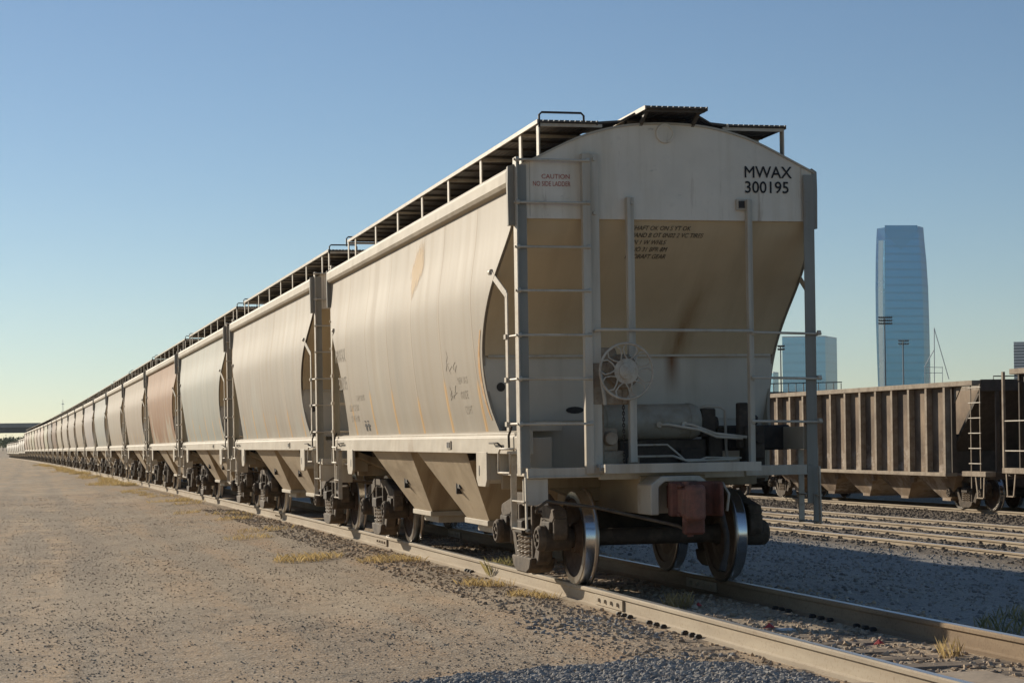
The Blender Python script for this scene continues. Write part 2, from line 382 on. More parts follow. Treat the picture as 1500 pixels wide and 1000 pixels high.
def ground_mat():
    t = NT('dirt_and_gravel_ground'); o = t.coord(); X, Y, Z = t.sep(o)
    big = t.noise(t.mapping(o, (.22, .09, 1)), 1.0, 5, .6)
    mid = t.noise(t.mapping(o, (1.1, .7, 1)), 1.0, 6, .65)
    fine = t.noise(o, 24, 6, .72)
    cellc = t.voro(o, 42, 'F1', 'Color'); cell = t.voro(o, 42); cell2 = t.voro(o, 17, 'F1', 'Distance')
    cv = t.math('MULTIPLY', t.sep(cellc)[0], 1.0)
    tan, red, grey = (.56, .395, .24), (.40, .26, .15), (.31, .245, .175)
    # brownish strip beside the track, pale road further left, grey ballast right of the track
    stripe = t.math('SUBTRACT', 1, t.math('DIVIDE', t.math('ABSOLUTE', t.math('ADD', X, t.math('ADD', 1.6, t.math('MULTIPLY', big, 1.8)))), 3.0), clamp=True)
    c = t.mix(t.math('MULTIPLY', stripe, .95), tan, red)
    track = t.noise(t.mapping(o, (1.7, .10, 1)), 1.0, 4, .6)
    c = t.mix(t.ramp(track, [(.44, 0), (.58, .85)]), c, (.37, .305, .225))
    for xr in (-3.5, -5.1, -6.7):      # worn wheel tracks of lorries along the train
        wob = t.math('ADD', X, t.math('ADD', -xr, t.math('MULTIPLY', t.math('SUBTRACT', t.noise(t.mapping(o, (.0, .07, 0), (xr, 0, 0)), 1.0, 2), .5), 1.6)))
        rut = t.math('SUBTRACT', 1, t.math('DIVIDE', t.math('ABSOLUTE', wob), .42), clamp=True); c = t.mix(t.math('MULTIPLY', rut, t.ramp(t.noise(t.mapping(o, (2, .35, 1)), 1.0, 4), [(.3, .3), (.7, .95)])), c, (.27, .22, .165))
    c = t.mix(t.ramp(mid, [(.44, 0), (.62, .85)]), c, grey)
    c = t.mix(t.ramp(big, [(.5, 0), (.66, .5)]), c, (.62, .49, .34))
    right = t.math('DIVIDE', t.math('SUBTRACT', X, .7), .5, clamp=True)
    c = t.mix(right, c, t.mix(t.ramp(mid, [(.35, 0), (.65, 1)]), (.31, .305, .29), (.43, .41, .38)))
    yard = t.math('DIVIDE', t.math('SUBTRACT', X, 8.2), 1.0, clamp=True)
    c = t.mix(yard, c, t.mix(t.ramp(mid, [(.3, 0), (.7, 1)]), (.11, .093, .077), (.20, .165, .13)))
    cs = t.sep(t.voro(o, 105, 'F1', 'Color'))
    c = t.mix(t.ramp(cv, [(.0, .55), (.30, 0)]), c, (.17, .14, .11)); c = t.mix(t.ramp(cs[0], [(.05, .55), (.42, 0)]), c, (.19, .15, .115))
    c = t.mix(t.ramp(cv, [(.76, 0), (1, .5)]), c, (.68, .58, .45)); c = t.mix(t.ramp(cs[1], [(.68, 0), (1, .6)]), c, (.70, .60, .46))
    c = t.mix(t.ramp(fine, [(.30, .3), (.44, 0)]), c, (.22, .16, .11))
    nm = t.bump(fine, .15, .012); nm = t.bump(cell, .45, .012, nm); nm = t.bump(cell2, .25, .016, nm)
    return t.done(c, .95, nm, 0, .1)
M['ground'] = ground_mat()
g = np_mesh('ground', np.stack([XX, YY, ZZ], -1).reshape(-1, 3), F, M['ground'], smooth=True)
tag(g, 'dusty tan gravel yard ground running to the horizon', 'ground', kind='structure')

# stones ---------------------------------------------------------------
def stone_mat(name, cols):
    t = NT(name); r = t.n('ShaderNodeNewGeometry').outputs['Random Per Island']
    c = t.ramp(r, [(i / (len(cols) - 1), q) for i, q in enumerate(cols)])
    n = t.noise(t.coord(), 60, 3)
    return t.done(t.mix(t.math('MULTIPLY', n, .5), c, (.26, .21, .16)), .9, t.bump(n, .3, .004), 0, .2)
M['stone'] = stone_mat('brown_grey_stones', [(.26, .19, .13), (.46, .35, .235), (.56, .43, .30), (.40, .32, .24), (.64, .53, .40)])
M['ballast'] = stone_mat('blue_grey_ballast', [(.17, .17, .175), (.34, .335, .32), (.44, .42, .39), (.24, .235, .225), (.56, .54, .50)])
M['darkballast'] = stone_mat('grey_brown_ballast', [(.07, .058, .05), (.17, .14, .11), (.24, .195, .15), (.12, .10, .08), (.30, .25, .19)])
ph = (1 + 5 ** .5) / 2
ICO = np.array([(-1, ph, 0), (1, ph, 0), (-1, -ph, 0), (1, -ph, 0), (0, -1, ph), (0, 1, ph), (0, -1, -ph), (0, 1, -ph), (ph, 0, -1), (ph, 0, 1), (-ph, 0, -1), (-ph, 0, 1)]) / 1.9
ICF = np.array([(0, 11, 5), (0, 5, 1), (0, 1, 7), (0, 7, 10), (0, 10, 11), (1, 5, 9), (5, 11, 4), (11, 10, 2), (10, 7, 6), (7, 1, 8), (3, 9, 4), (3, 4, 2), (3, 2, 6), (3, 6, 8), (3, 8, 9), (4, 9, 5), (2, 4, 11), (6, 2, 10), (8, 6, 7), (9, 8, 1)])
def stones(name, x, y, size, mat, label, sink=.25):
    n = len(x); z = gz(x, y) + size * sink
    v = ICO[None] * (1 + .38 * (rng.random((n, 12, 1)) - .5) * 2)
    v = v * (rng.random((n, 1, 3)) * .7 + .6) * size[:, None, None]
    a = rng.random(n) * 6.283; ca, sa = np.cos(a)[:, None], np.sin(a)[:, None]
    vx = v[:, :, 0] * ca - v[:, :, 1] * sa; vy = v[:, :, 0] * sa + v[:, :, 1] * ca
    V = np.stack([vx + x[:, None], vy + y[:, None], v[:, :, 2] * .8 + z[:, None]], -1).reshape(-1, 3)
    f = (ICF[None] + (np.arange(n) * 12)[:, None, None]).reshape(-1, 3)
    o = np_mesh(name, V, f, mat); tag(o, label, 'gravel', kind='stuff'); return o
def clump(x, y, s, k=1.3, thr=.45):
    return vnoise(x * k + 50, y * k + 50, s) > thr - .25 * rng.random(len(x))
# foreground heap of blue-grey gravel: its upper edge runs from (-4.3,-4.6) to (-2.0,-3.9)
n = 26000; x = rng.uniform(-5.2, -.95, n); y = rng.uniform(-6.6, -3.2, n)
edge = np.interp(x, [-5.2, -4.3, -3.6, -2.8, -2.2, -1.7, -1.2, -.9], [-5.3, -4.72, -4.36, -4.12, -4.2, -4.4, -4.9, -5.6]) + .22 * (vnoise(x * 3, y * 3, 8) - .5)
k = (y < edge); x, y = x[k], y[k]
stones('gravel', x, y, rng.uniform(.011, .026, len(x)), M['ballast'], 'blue grey gravel spread along the bottom edge of the yard')
n = 420; x = rng.uniform(-1.9, -.95, n); y = rng.uniform(-4.4, -1.2, n); k = clump(x, y, 12, 1.1, .62); x, y = x[k], y[k]
stones('gravel', x, y, rng.uniform(.010, .026, len(x)), M['ballast'], 'grey gravel patch beside the near rail')
n = 100000; y = -5.5 + 60 * rng.random(n) ** 2.3; x = rng.uniform(-8.5, -.95, n) + npx(y); k = vnoise(x * .9 + 50, y * .6 + 50, 21) * .7 + .3 * vnoise(x * 3, y * 3, 22) > .62 - .45 * rng.random(n); x, y = x[k], y[k]
stones('gravel', x, y, .0025 + .0095 * rng.random(len(x)) ** 3.4, M['stone'], 'small loose stones scattered over the dirt road')
n = 9000; y = rng.uniform(-8, 30, n); x = npx(y) + rng.choice([-1, 1], n) * rng.uniform(.85, 1.75, n) ; k = (x < 1.9); x, y = x[k], y[k]
stones('gravel', x, y, .008 + .018 * rng.random(len(x)) ** 2, M['stone'], 'brown stones along both rails of the near track')
n = 4500; y = rng.uniform(-8, 14, n); x = rng.uniform(-.62, .62, n)
stones('gravel', x, y, .008 + .022 * rng.random(len(x)) ** 1.6, M['stone'], 'stones and cinders between the two near rails')
n = 9000; y = rng.uniform(-6, 22, n); x = rng.uniform(1.0, 9, n)
stones('gravel', x, y, .010 + .022 * rng.random(len(x)) ** 2, M['ballast'], 'grey ballast in the shade right of the train')
n = 16000; y = rng.uniform(4, 46, n); x = rng.uniform(9.2, 18.0, n)
stones('gravel', x, y, .015 + .03 * rng.random(len(x)) ** 1.5, M['darkballast'], 'sunlit ballast between the yard tracks on the right')

# tracks ---------------------------------------------------------------
RP = [(-.075, 0), (.075, 0), (.075, .012), (.025, .026), (.010, .04), (.009, .13), (.013, .141), (.036, .148), (.037, .172), (.030, .183), (.018, .186), (-.018, .186), (-.030, .183), (-.037, .172), (-.036, .148), (-.013, .141), (-.009, .13), (-.010, .04), (-.025, .026), (-.075, .012)]
def rail(name, x0, y0, y1, ztop, parent, follow=True, step=2.0, mat='rail'):
    n = max(2, int((y1 - y0) / step)); Ys = [y0 + (y1 - y0) * i / n for i in range(n + 1)]
    K = len(RP); v = []; f = []; m = []
    for Y in Ys:
        cx = x0 + (px_(Y) if follow else 0); cz = ztop + zoff(Y)
        v += [(cx + a, Y, cz - .186 + b) for a, b in RP]
    for i in range(n):
        for k in range(K):
            k2 = (k + 1) % K; f.append((i * K + k, i * K + k2, (i + 1) * K + k2, (i + 1) * K + k)); m.append(1 if k in (9, 10, 11) else 0)
    b = MB(); b.v = v; b.f = f + [tuple(range(K))[::-1], tuple(range(n * K, n * K + K))]; b.m = m + [0, 0]; b.sm = [False] * len(b.f)
    return b.build(name, [M[mat], M['railtop']], parent)
def track(label, xc, y0, y1, ztop, follow, ties, joints, anchors):
    T = empty('railway_track', (0, 0, 0)); tag(T, label, 'railway track')
    for s in (-1, 1):
        r = rail('rail', xc + s * .75, y0, y1, ztop, T, follow, mat='railshade' if follow and s > 0 else 'rail')
        for jy in joints:
            jy = jy + (.0 if s < 0 else 1.7); cx = xc + s * .75 + (px_(jy) if follow else 0); b = MB()
            for q in (-1, 1): b.box(cx + q * .012, cx + q * .032, jy - .45, jy + .45, ztop + zoff(jy) - .145, ztop + zoff(jy) - .05)
            for i in range(4):
                for q in (-1, 1): b.box(cx + q * .03, cx + q * .052, jy - .33 + i * .2, jy - .295 + i * .2, ztop + zoff(jy) - .112, ztop + zoff(jy) - .078)
            b.build('joint_bar', M['rail'], r, .003)
        for ay in anchors:
            cx = xc + s * .75; zz = ztop + zoff(ay) - .186
            for i in range(3):
                yy = ay + i * .17 + .03 * sin(ay * 9 + i)
                for q in (-1, 1):
                    b = MB(); b.box(cx + q * .05, cx + q * .105, yy, yy + .055, zz - .01, zz + .045); b.build('rail_anchor', M['dark'], r, .012)
    for ty in ties:
        jx = .04 * sin(ty * 7.3); b = MB(); zz = ztop + zoff(ty) - .186
        b.box(xc - 1.27 + jx, xc + 1.27 + jx, ty - .11, ty + .11, zz - .16, zz + .006 + .008 * sin(ty * 3.1)); b.build('tie', M['wood'], T, .012)
    return T
track('near track carrying the long hopper train, rails bright on top', 0, -14, 420, 0, True, [-7 + .54 * i + .03 * sin(i * 5) for i in range(46)], (-.42, 11.3, 23), (-3.1, -2.2, -1.3, 5.1))
track('first empty yard track right of the hopper train, in sun', 10.72, -6, 120, -.6, False, [3 + .58 * i + .05 * sin(i * 4) for i in range(60)], (9.0, 20.5), (9.4, 12.6, 15.7))
track('second empty yard track, between the first empty one and the open hopper cars', 13.72, -6, 120, -.6, False, [6 + .58 * i + .05 * sin(i * 3) for i in range(60)], (14.0, 27.5), (13.2, 18.6, 24))
track('farthest yard track under the rusty open hopper cars', 18.95, -6, 140, -.6, False, [14 + .58 * i + .05 * sin(i * 6) for i in range(60)], (22.5, 36), (25.5, 33.1))

# timber crossing planks near the bottom right corner
for x0, x1, lab in ((-1.25, -.88, 'timber crossing plank outside the near rail, bottom right'), (-.60, .02, 'timber crossing plank just inside the near rail, bottom right')):
    b = MB(); b.box(x0, x1, -11.5, -6.55 + .25 * (x0 > -1), -.20, -.105 if x0 > -1 else -.11); o = b.build('crossing_plank', M['plank'], None, .015); tag(o, lab, 'plank')

# grass ------------------------------------------------------------------
def grass_mat(name, a, b_):
    t = NT(name); r = t.n('ShaderNodeNewGeometry').outputs['Random Per Island']
    col = t.mix(r, a, b_); m = t.done(col, .8, None, 0, .2); tr = t.n('ShaderNodeBsdfTranslucent'); t.l(col, tr.inputs[0]); mx = t.n('ShaderNodeMixShader'); mx.inputs[0].default_value = .45
    t.l(t.b.outputs[0], mx.inputs[1]); t.l(tr.outputs[0], mx.inputs[2]); t.l(mx.outputs[0], t.out.inputs[0]); return m
M['straw'] = grass_mat('dry_straw_grass', (.36, .26, .11), (.60, .46, .23)); M['green'] = grass_mat('green_grey_weed', (.14, .145, .06), (.44, .36, .17))
def blades(cx, cy, rad, n, h, lean=.5):
    a = rng.random(n) * 6.283; rr = rad * np.sqrt(rng.random(n)); bx = cx + rr * np.cos(a); by = cy + rr * np.sin(a) * 1.0
    z = gz(bx, by, False) - .01; hh = h * (.45 + .75 * rng.random(n)); la = rng.random(n) * 6.283; ln = lean * hh * rng.random(n); w = .0016 + .0018 * rng.random(n)
    wa = rng.random(n) * 6.283; wx, wy = w * np.cos(wa), w * np.sin(wa); dx, dy = ln * np.cos(la), ln * np.sin(la)
    v = np.stack([np.stack([bx - wx, by - wy, z], -1), np.stack([bx + wx, by + wy, z], -1), np.stack([bx + wx * .8 + dx * .4, by + wy * .8 + dy * .4, z + hh * .6], -1), np.stack([bx + dx, by + dy, z + hh], -1)], 1).reshape(-1, 3)
    f = (np.array([[0, 1, 2, 3]]) + (np.arange(n) * 4)[:, None])
    return v, f
def tuft(cx, cy, rad, n, h, mat, label, lean=.6):
    n = int(n * .85)
    v, f = blades(cx, cy, rad, n, h, lean); o = np_mesh('grass_tuft', v, f, mat); tag(o, label, 'grass tuft', 'tufts of dry grass along the near track'); return o
tuft(-.62, 4.35, .2, 300, .22, M['green'], 'green weed tuft under the lead car, behind the near rail', .7)
tuft(-1.35, 7.6, .45, 420, .09, M['straw'], 'low yellow grass tuft outside the rail by the far truck of the lead car', 1.2)
tuft(-2.3, 8.9, .5, 520, .10, M['straw'], 'flat straw coloured grass patch left of the far truck of the lead car', 1.2)
tuft(-1.15, 3.0, .3, 260, .09, M['straw'], 'short straw tuft outside the near rail below the weed', 1.2)
tuft(-1.1, 1.15, .28, 240, .08, M['straw'], 'small dry tuft outside the rail beside the front left wheel', 1.2)
tuft(-.15, -.6, .14, 160, .15, M['straw'], 'yellow dry tuft between the rails below the coupler')
tuft(.45, -4.9, .10, 60, .15, M['straw'], 'thin dry stalks against the far rail at bottom right')
tuft(1.9, -3.4, .45, 260, .15, M['green'], 'grey green weeds in the shade right of the far rail', .8)
tuft(2.6, -2.2, .35, 200, .14, M['green'], 'sparse weeds in the shade beyond the far rail', .8)
V = []; Fc = []; off = 0
for i in range(85):
    y = 13 + 190 * rng.random() ** .95; x = npx(np.array(y)) - 1.25 - abs(rng.normal(0, .45)); v, f = blades(x, y, .25 + .45 * rng.random() ** 2, int(150 if y < 60 else 140), .09 if y < 60 else .15, 1.1)
    V.append(v); Fc.append(f + off); off += len(v)
o = np_mesh('dry_grass', np.concatenate(V), np.concatenate(Fc), M['straw']); tag(o, 'yellow dry grass growing along the left edge of the long train', 'grass', kind='stuff')
# small red scraps
M['redscrap'] = smat('faded_red_plastic', (.50, .055, .05), .5, .25, 9)
for q, (x, y, s, lab) in enumerate(((.03, -.62, .045, 'small red plastic scrap between the rails below the coupler'), (-.02, -2.55, .05, 'round red scrap lying between the rails, middle one of three'), (.33, -3.95, .045, 'flat red scrap beside the far rail where the sunlight begins'))):
    b = MB(); zz = float(gz(x, y)) + .006; b.add([(x - s, y, zz), (x - s * .2, y - s * .8, zz + s * .3), (x + s, y - s * .3, zz + s * .1), (x + s * .7, y + s * .6, zz + s * .5), (x - s * .5, y + s * .7, zz + s * .15), (x, y, zz + s * 1.0)],
        [(0, 1, 5), (1, 2, 5), (2, 3, 5), (3, 4, 5), (4, 0, 5), (0, 4, 3, 2, 1)]); o = b.build('plastic_scrap', M['redscrap']); tag(o, lab, 'litter')
b = MB(); b.box(.02, .16, -2.72, -2.58, float(gz(.1, -2.65)) + .002, float(gz(.1, -2.65)) + .012); o = b.build('paper_scrap', smat('white_paper', (.7, .7, .68), .7, .1)); tag(o, 'small white scrap of paper beside the red scrap', 'litter')
M['brakewheel'] = smat('pale_worn_wheel_paint', (.50, .44, .35), .55, .25, 8, (.28, .16, .09), .45, .1)
M['spring'] = smat('dusty_spring_steel', (.30, .235, .17), .6, .2, 9, (.14, .10, .07), .4, .2)
M['knuckle'] = smat('worn_red_brown_knuckle', (.23, .095, .065), .5, .35, 8, (.10, .06, .045), .6, .3)
# ------------------------------------------------------------------ covered hopper car
PZ = [1.50, 1.56, 1.72, 1.90, 2.06, 2.26, 2.45, 2.66, 2.90, 3.03, 3.20, 3.41, 3.60, 3.80, 3.98]
PX = [1.435, 1.442, 1.483, 1.512, 1.537, 1.561, 1.577, 1.592, 1.598, 1.585, 1.562, 1.53, 1.513, 1.50, 1.497]
IZ = [1.50, 1.56, 1.72, 1.90, 2.07, 2.26, 2.45, 2.66, 2.79, 2.90, 3.03, 3.2, 3.41, 3.5, 4]
IY = [1.06, 1.13, 1.23, 1.28, 1.295, 1.26, 1.16, .98, .83, .70, .53, .33, .10, .02, .02]
RX = [-1.5, -1.33, -1.12, -.84, -.52, -.3, 0, .3, .52, .84, 1.12, 1.33, 1.5]
RZ = [3.985, 4.067, 4.172, 4.305, 4.39, 4.42, 4.432, 4.42, 4.39, 4.305, 4.172, 4.067, 3.985]
prof = lambda z: float(np.interp(z, PZ, PX)); inset = lambda z: float(np.interp(z, IZ, IY)); roofz = lambda x: float(np.interp(x, RX, RZ))
_sz = np.linspace(1.50, 3.98, 40)
_k = np.array([.25, .5, .25])
def smooth(a, n=3):
    a = np.array(a)
    for _ in range(n): a[1:-1] = np.convolve(a, _k, 'valid')
    return a
_sx = smooth([prof(z) for z in _sz]); _si = smooth([inset(z) for z in _sz])
POSTS = [.0, .68, 2.41, 4.07, 5.62, 7.25, 8.92, 10.65, 11.3]

def side_mesh(s, parent):
    b = MB(); N = 24; outer = []; inner = []
    for i, z in enumerate(_sz):
        y0, y1 = _si[i], BL - _si[i]
        for j in range(N + 1):
            y = y0 + (y1 - y0) * j / N; outer.append((s * _sx[i], y, z)); inner.append((s * (_sx[i] - .03), y, z))
    n = N + 1; R = len(_sz); f = []; T = R * n
    for i in range(R - 1):
        for j in range(N): f.append((i * n + j, i * n + j + 1, (i + 1) * n + j + 1, (i + 1) * n + j)); f.append((T + i * n + j, T + (i + 1) * n + j, T + (i + 1) * n + j + 1, T + i * n + j + 1))
    b.add(outer + inner, f, 0, True); rim = []
    for i in range(R - 1):
        for j in (0, N): rim.append((i * n + j, (i + 1) * n + j, T + (i + 1) * n + j, T + i * n + j))
    b.add(outer + inner, rim, 0)
    return b.build('side_sheet', M['side'], parent, merge=False)

def fy(e): return (lambda y: y) if e == 0 else (lambda y: BL - y)

def truck(parent, yc, spin=0.0):
    bo = MB(); bo.prism([(-1.16, .60), (-1.16, .47), (-.5, .36), (.5, .36), (1.16, .47), (1.16, .60), (.55, .70), (-.55, .70)], 'y', yc - .17, yc + .17)
    bo.lathe([(.69, 0), (.69, .2), (.76, .2), (.76, 0)], (0, yc, 0), 'z', 20)
    T = bo.build('truck', M['truck'], parent, .012)
    for s in (-1, 1):
        b = MB(); x0, x1 = s * .93, s * 1.07
        top = [(-1.10, .66), (-1.06, .74), (-.72, .80), (-.5, .875), (.5, .875), (.72, .80), (1.06, .74), (1.10, .66), (1.02, .60), (.70, .63), (.42, .745), (-.42, .745), (-.70, .63), (-1.02, .60)]
        b.prism([(yc + y, z) for y, z in top], 'x', x0, x1)
        for q in (-1, 1):
            b.prism([(yc + q * y, z) for y, z in [(.70, .64), (.60, .67), (.30, .235), (.36, .16), (.46, .19)]], 'x', x0, x1)      # tension arm
            b.prism([(yc + q * y, z) for y, z in [(1.10, .66), (1.11, .50), (1.06, .44), (1.02, .46), (1.02, .60)]], 'x', x0, x1)   # pedestal jaws
            b.prism([(yc + q * y, z) for y, z in [(.73, .62), (.62, .66), (.64, .36), (.70, .32)]], 'x', x0, x1)
            b.prism([(yc + q * y, z) for y, z in [(.30, .76), (.23, .76), (.23, .20), (.30, .22)]], 'x', x0 - s * .012, x1 + s * .012)  # bolster column
        b.prism([(yc + y, z) for y, z in [(-.40, .235), (.40, .235), (.33, .12), (.20, .075), (-.20, .075), (-.33, .12)]], 'x', s * .87, s * 1.13)   # spring seat
        b.build('side_frame', M['truckdust'], T, .014)
        for dy in (-.15, 0, .15):
            for dx in (.945, 1.06):
                b = MB(); pr = []
                for k in range(46):
                    a = .235 + .275 * k / 45; pr.append((a, .050 + .022 * cos(2 * pi * 5.5 * k / 45)))
                b.lathe(pr, (s * dx, yc + dy, 0), 'z', 12)
                if dx > 1: b.build('coil_spring', M['spring'], T)
                else: b.build('coil_spring', M['truck'], T)
        for q in (-1, 1):
            ya = yc + q * .875
            b = MB(); b.prism([(ya + y, z) for y, z in [(-.15, .62), (.15, .62), (.15, .56), (.11, .50), (-.11, .50), (-.15, .56)]], 'x', s * .90, s * 1.10)
            b.lathe([(s * .86, .12), (s * 1.12, .128), (s * 1.125, .10)], (0, ya, .457), 'x', 20); b.build('bearing_adapter', M['truck'], T, .01)
            b = MB(); b.lathe([(s * 1.10, .0), (s * 1.10, .125), (s * 1.165, .125), (s * 1.19, .105), (s * 1.19, .085), (s * 1.175, .08), (s * 1.175, .0)], (0, ya, .457), 'x', 22)
            for k in range(3):
                t = 2 * pi * k / 3 + .5; b.lathe([(s * 1.17, .022), (s * 1.205, .022), (s * 1.205, 0)], (0, ya + .05 * cos(t), .457 + .05 * sin(t)), 'x', 6)
            b.build('bearing_cap', M['truckdust'], T, .006)
    for q in (-1, 1):
        ya = yc + q * .875
        b = MB(); b.lathe([(-1.1, .07), (-.86, .08), (-.80, .10), (-.68, .105), (-.60, .085), (.60, .085), (.68, .105), (.80, .10), (.86, .08), (1.1, .07)], (0, ya, .457), 'x', 20)
        b.build('axle', M['truck'], T)
        for s in (-1, 1):
            b = MB()   # back of flange -> flange -> tread -> outer rim -> plate -> hub
            b.lathe([(s * .684, .10, 0), (s * .664, .13, 0), (s * .672, .17, 0), (s * .712, .30, 0), (s * .700, .375, 0), (s * .684, .385, 0), (s * .684, .462, 2), (s * .690, .480, 2), (s * .700, .485, 2), (s * .710, .482, 2), (s * .718, .468, 1), (s * .728, .460, 1),
                     (s * .815, .4545, 2), (s * .824, .449, 2), (s * .824, .385, 0), (s * .808, .375, 0), (s * .765, .31, 0), (s * .735, .19, 0), (s * .775, .15, 0), (s * .826, .145, 0), (s * .826, .10, 0)], (0, ya, .457), 'x', 56)
            b.build('wheel', [M['wheel'], M['tread'], M['flange']], T)
            b = MB(); b.prism([(ya - q * .47, .33), (ya - q * .47, .62), (ya - q * .53, .60), (ya - q * .53, .35)], 'x', s * .70, s * .82); b.build('brake_shoe', M['dark'], T, .01)
        b = MB(); b.obox((-.85, ya - q * .53, .42), (.85, ya - q * .53, .42), .09, .06); b.obox((-.8, ya - q * .53, .42), (0, ya - q * .72, .46), .04, .05); b.obox((.8, ya - q * .53, .42), (0, ya - q * .72, .46), .04, .05)
        b.build('brake_beam', M['truck'], T, .006)
    return T

def hopper_car(name='hopper_car'):
    C = empty(name)
    for s in (-1, 1): side_mesh(s, C)
    # roof
    b = MB(); xs_ = np.linspace(-1.5, 1.5, 31); pz = smooth([roofz(x) for x in xs_], 2)
    v = [(x, y, z) for y in (-.015, BL + .015) for x, z in zip(xs_, pz)] + [(x, y, z - .02) for y in (-.015, BL + .015) for x, z in zip(xs_, pz)]
    n = len(xs_); b.add(v, [(i, i + 1, n + i + 1, n + i) for i in range(n - 1)] + [(2 * n + i, 3 * n + i, 3 * n + i + 1, 2 * n + i + 1) for i in range(n - 1)], 0, True)
    b.add(v, [(i, 2 * n + i, 2 * n + i + 1, i + 1) for i in range(n - 1)] + [(n + i, n + i + 1, 3 * n + i + 1, 3 * n + i) for i in range(n - 1)])
    ro = b.build('roof', M['cream'], C)
    for yy in (1.9, 4.4, 6.9, 9.4):
        b = MB(); b.lathe([(4.41, .30), (4.47, .30), (4.49, .27), (4.50, 0)], (0, yy, 0), 'z', 24); b.build('roof_hatch', M['cream'], ro)
    for s in (-1, 1):      # top chord
        b = MB(); b.prism([(s * 1.50, 3.79), (s * (ow := 1.555 if s < 0 else 1.51), 3.80), (s * (ow + .023), 3.84), (s * (ow + .023), 3.945), (s * (ow - .005), 3.982), (s * 1.49, 3.995), (s * 1.44, 3.99), (s * 1.44, 3.79)], 'y', .055, BL - .055)
        b.build('top_chord', M['cream'], C, .006)
        b = MB(); b.prism([(s * 1.502, 1.285), (s * 1.502, 1.445), (s * 1.485, 1.458), (s * 1.485, 1.488), (s * 1.43, 1.508), (s * 1.36, 1.508), (s * 1.36, 1.285)], 'y', .03, BL - .03)
        si = b.build('side_sill', M['cream'], C, .004)
        b = MB(); b.box(s * 1.502, s * 1.516, 3.05, 3.25, 1.325, 1.415); b.box(s * 1.516, s * 1.522, 3.08, 3.14, 1.34, 1.40, 1); b.box(s * 1.516, s * 1.522, 3.16, 3.22, 1.34, 1.40, 1); b.build('placard_holder', [M['cream'], M['dark']], si)
        for e in (0, 1):
            Y = fy(e); b = MB()
            b.prism([(Y(1.33), 1.30), (Y(1.80), 1.30), (Y(1.80), 1.02), (Y(1.72), .95), (Y(1.40), .95), (Y(1.33), 1.02)], 'x', s * 1.475, s * 1.512)
            b.prism([(Y(1.33), 1.285), (Y(1.37), 1.285), (Y(1.37), .98), (Y(1.33), 1.02)], 'x', s * 1.22, s * 1.475)
            jp = b.build('jacking_plate', M['cream'], C, .004)
            b = MB(); b.prism([(Y(1.66) + .022 * cos(t), 1.11 + .055 * sin(t)) for t in np.linspace(0, 2 * pi, 13)[:-1]], 'x', s * 1.511, s * 1.5155); b.build('slot', M['dark'], jp)
    # ends
    for e in (0, 1):
        Y = fy(e); b = MB(); X_ = list(np.linspace(-1.495, 1.495, 31))
        fr = [(x, Y(0.0), float(np.interp(x, xs_, pz)) - .02) for x in X_] + [(x, Y(0.0), 3.5) for x in X_[::-1]]
        bk = [(x, Y(.03), z) for x, _, z in fr]; n = len(fr)
        b.add(fr + bk, [(i, i + 1, n - 2 - i, n - 1 - i) for i in range(30)] + [(n + i, n + n - 1 - i, n + n - 2 - i, n + i + 1) for i in range(30)] + [(i, n + i, n + (i + 1) % n, (i + 1) % n) for i in range(n)])
        es = b.build('end_sheet', M['end'], C)
        q = -1 if e == 0 else 1
        b = MB(); b.lathe([(Y(-.002), .095), (Y(-.022), .092), (Y(-.024), .072), (Y(-.016), .068), (Y(-.016), 0)], (-.02, 0, 4.325), 'y', 28); b.build('inspection_plug', M['end'], es)
        for s in (-1, 1):
            b = MB(); b.box(s * 1.36, s * 1.366, Y(-.004), Y(0), 3.52, 4.03); b.build('weld_seam', M['trim'], es)
            b = MB(); ow = 1.575 if s < 0 else 1.528; b.prism([(s * 1.475, 3.43), (s * ow, 3.43), (s * (ow + .004), 3.80), (s * ow, 3.985), (s * 1.475, 4.02)], 'y', Y(-.006), Y(.05)); b.build('corner_cap', M['trimdark'], C, .004)
        b = MB(); zz = [z for z in _sz if z > 2.2]; K = len(zz); NX = 16     # slope sheet
        for z in zz + [3.51]:
            w = float(np.interp(z, _sz, _sx)) - .012
            for i in range(NX + 1): b.v.append((-w + 2 * w * i / NX, Y(float(np.interp(z, _sz, _si)) if z < 3.5 else .004), z))
        for k in range(K):
            for i in range(NX): b.f.append((k * (NX + 1) + i, k * (NX + 1) + i + 1, (k + 1) * (NX + 1) + i + 1, (k + 1) * (NX + 1) + i)); b.m.append(0); b.sm.append(True)
        b.build('slope_sheet', M['slope'], C)
        b = MB(); zb = [z for z in _sz if z < 2.3]
        pl = [(float(np.interp(z, _sz, _sx)) - .012, z) for z in zb]; pts = [(1.40, 1.08)] + pl
        poly = pts + [(-x, z) for x, z in pts[::-1]]; b.prism(poly, 'y', Y(1.275), Y(1.30)); b.box(-1.5, 1.5, Y(1.235), Y(1.275), 2.245, 2.268, 1); b.box(-1.33, 1.33, Y(1.262), Y(1.275), 1.60, 1.615, 1)
        pn = b.build('bulkhead_panel', [M['panel'], M['trim']], C)
        for xx in (-1.475 + .06, -.60):
            b = MB()
            if xx < -1: b.lathe([(Y(1.276), .0), (Y(1.270), .0), (Y(1.270), .045), (Y(1.276), .045)], (xx + .05, 0, 1.95), 'y', 16)
            else: b.prism([(xx + .075 * cos(t) * (1.25), 1.71 + .035 * sin(t)) for t in np.linspace(0, 2 * pi, 17)[:-1]], 'y', Y(1.268), Y(1.2755))
            b.build('access_hole', M['dark'], pn)
        b = MB(); b.box(-1.36, 1.36, Y(.03), Y(1.29), 1.065, 1.09); b.box(-1.30, -.92, Y(.98), Y(1.24), 1.09, 1.44); b.box(-1.34, -.80, Y(1.02), Y(1.22), 1.50, 1.60)
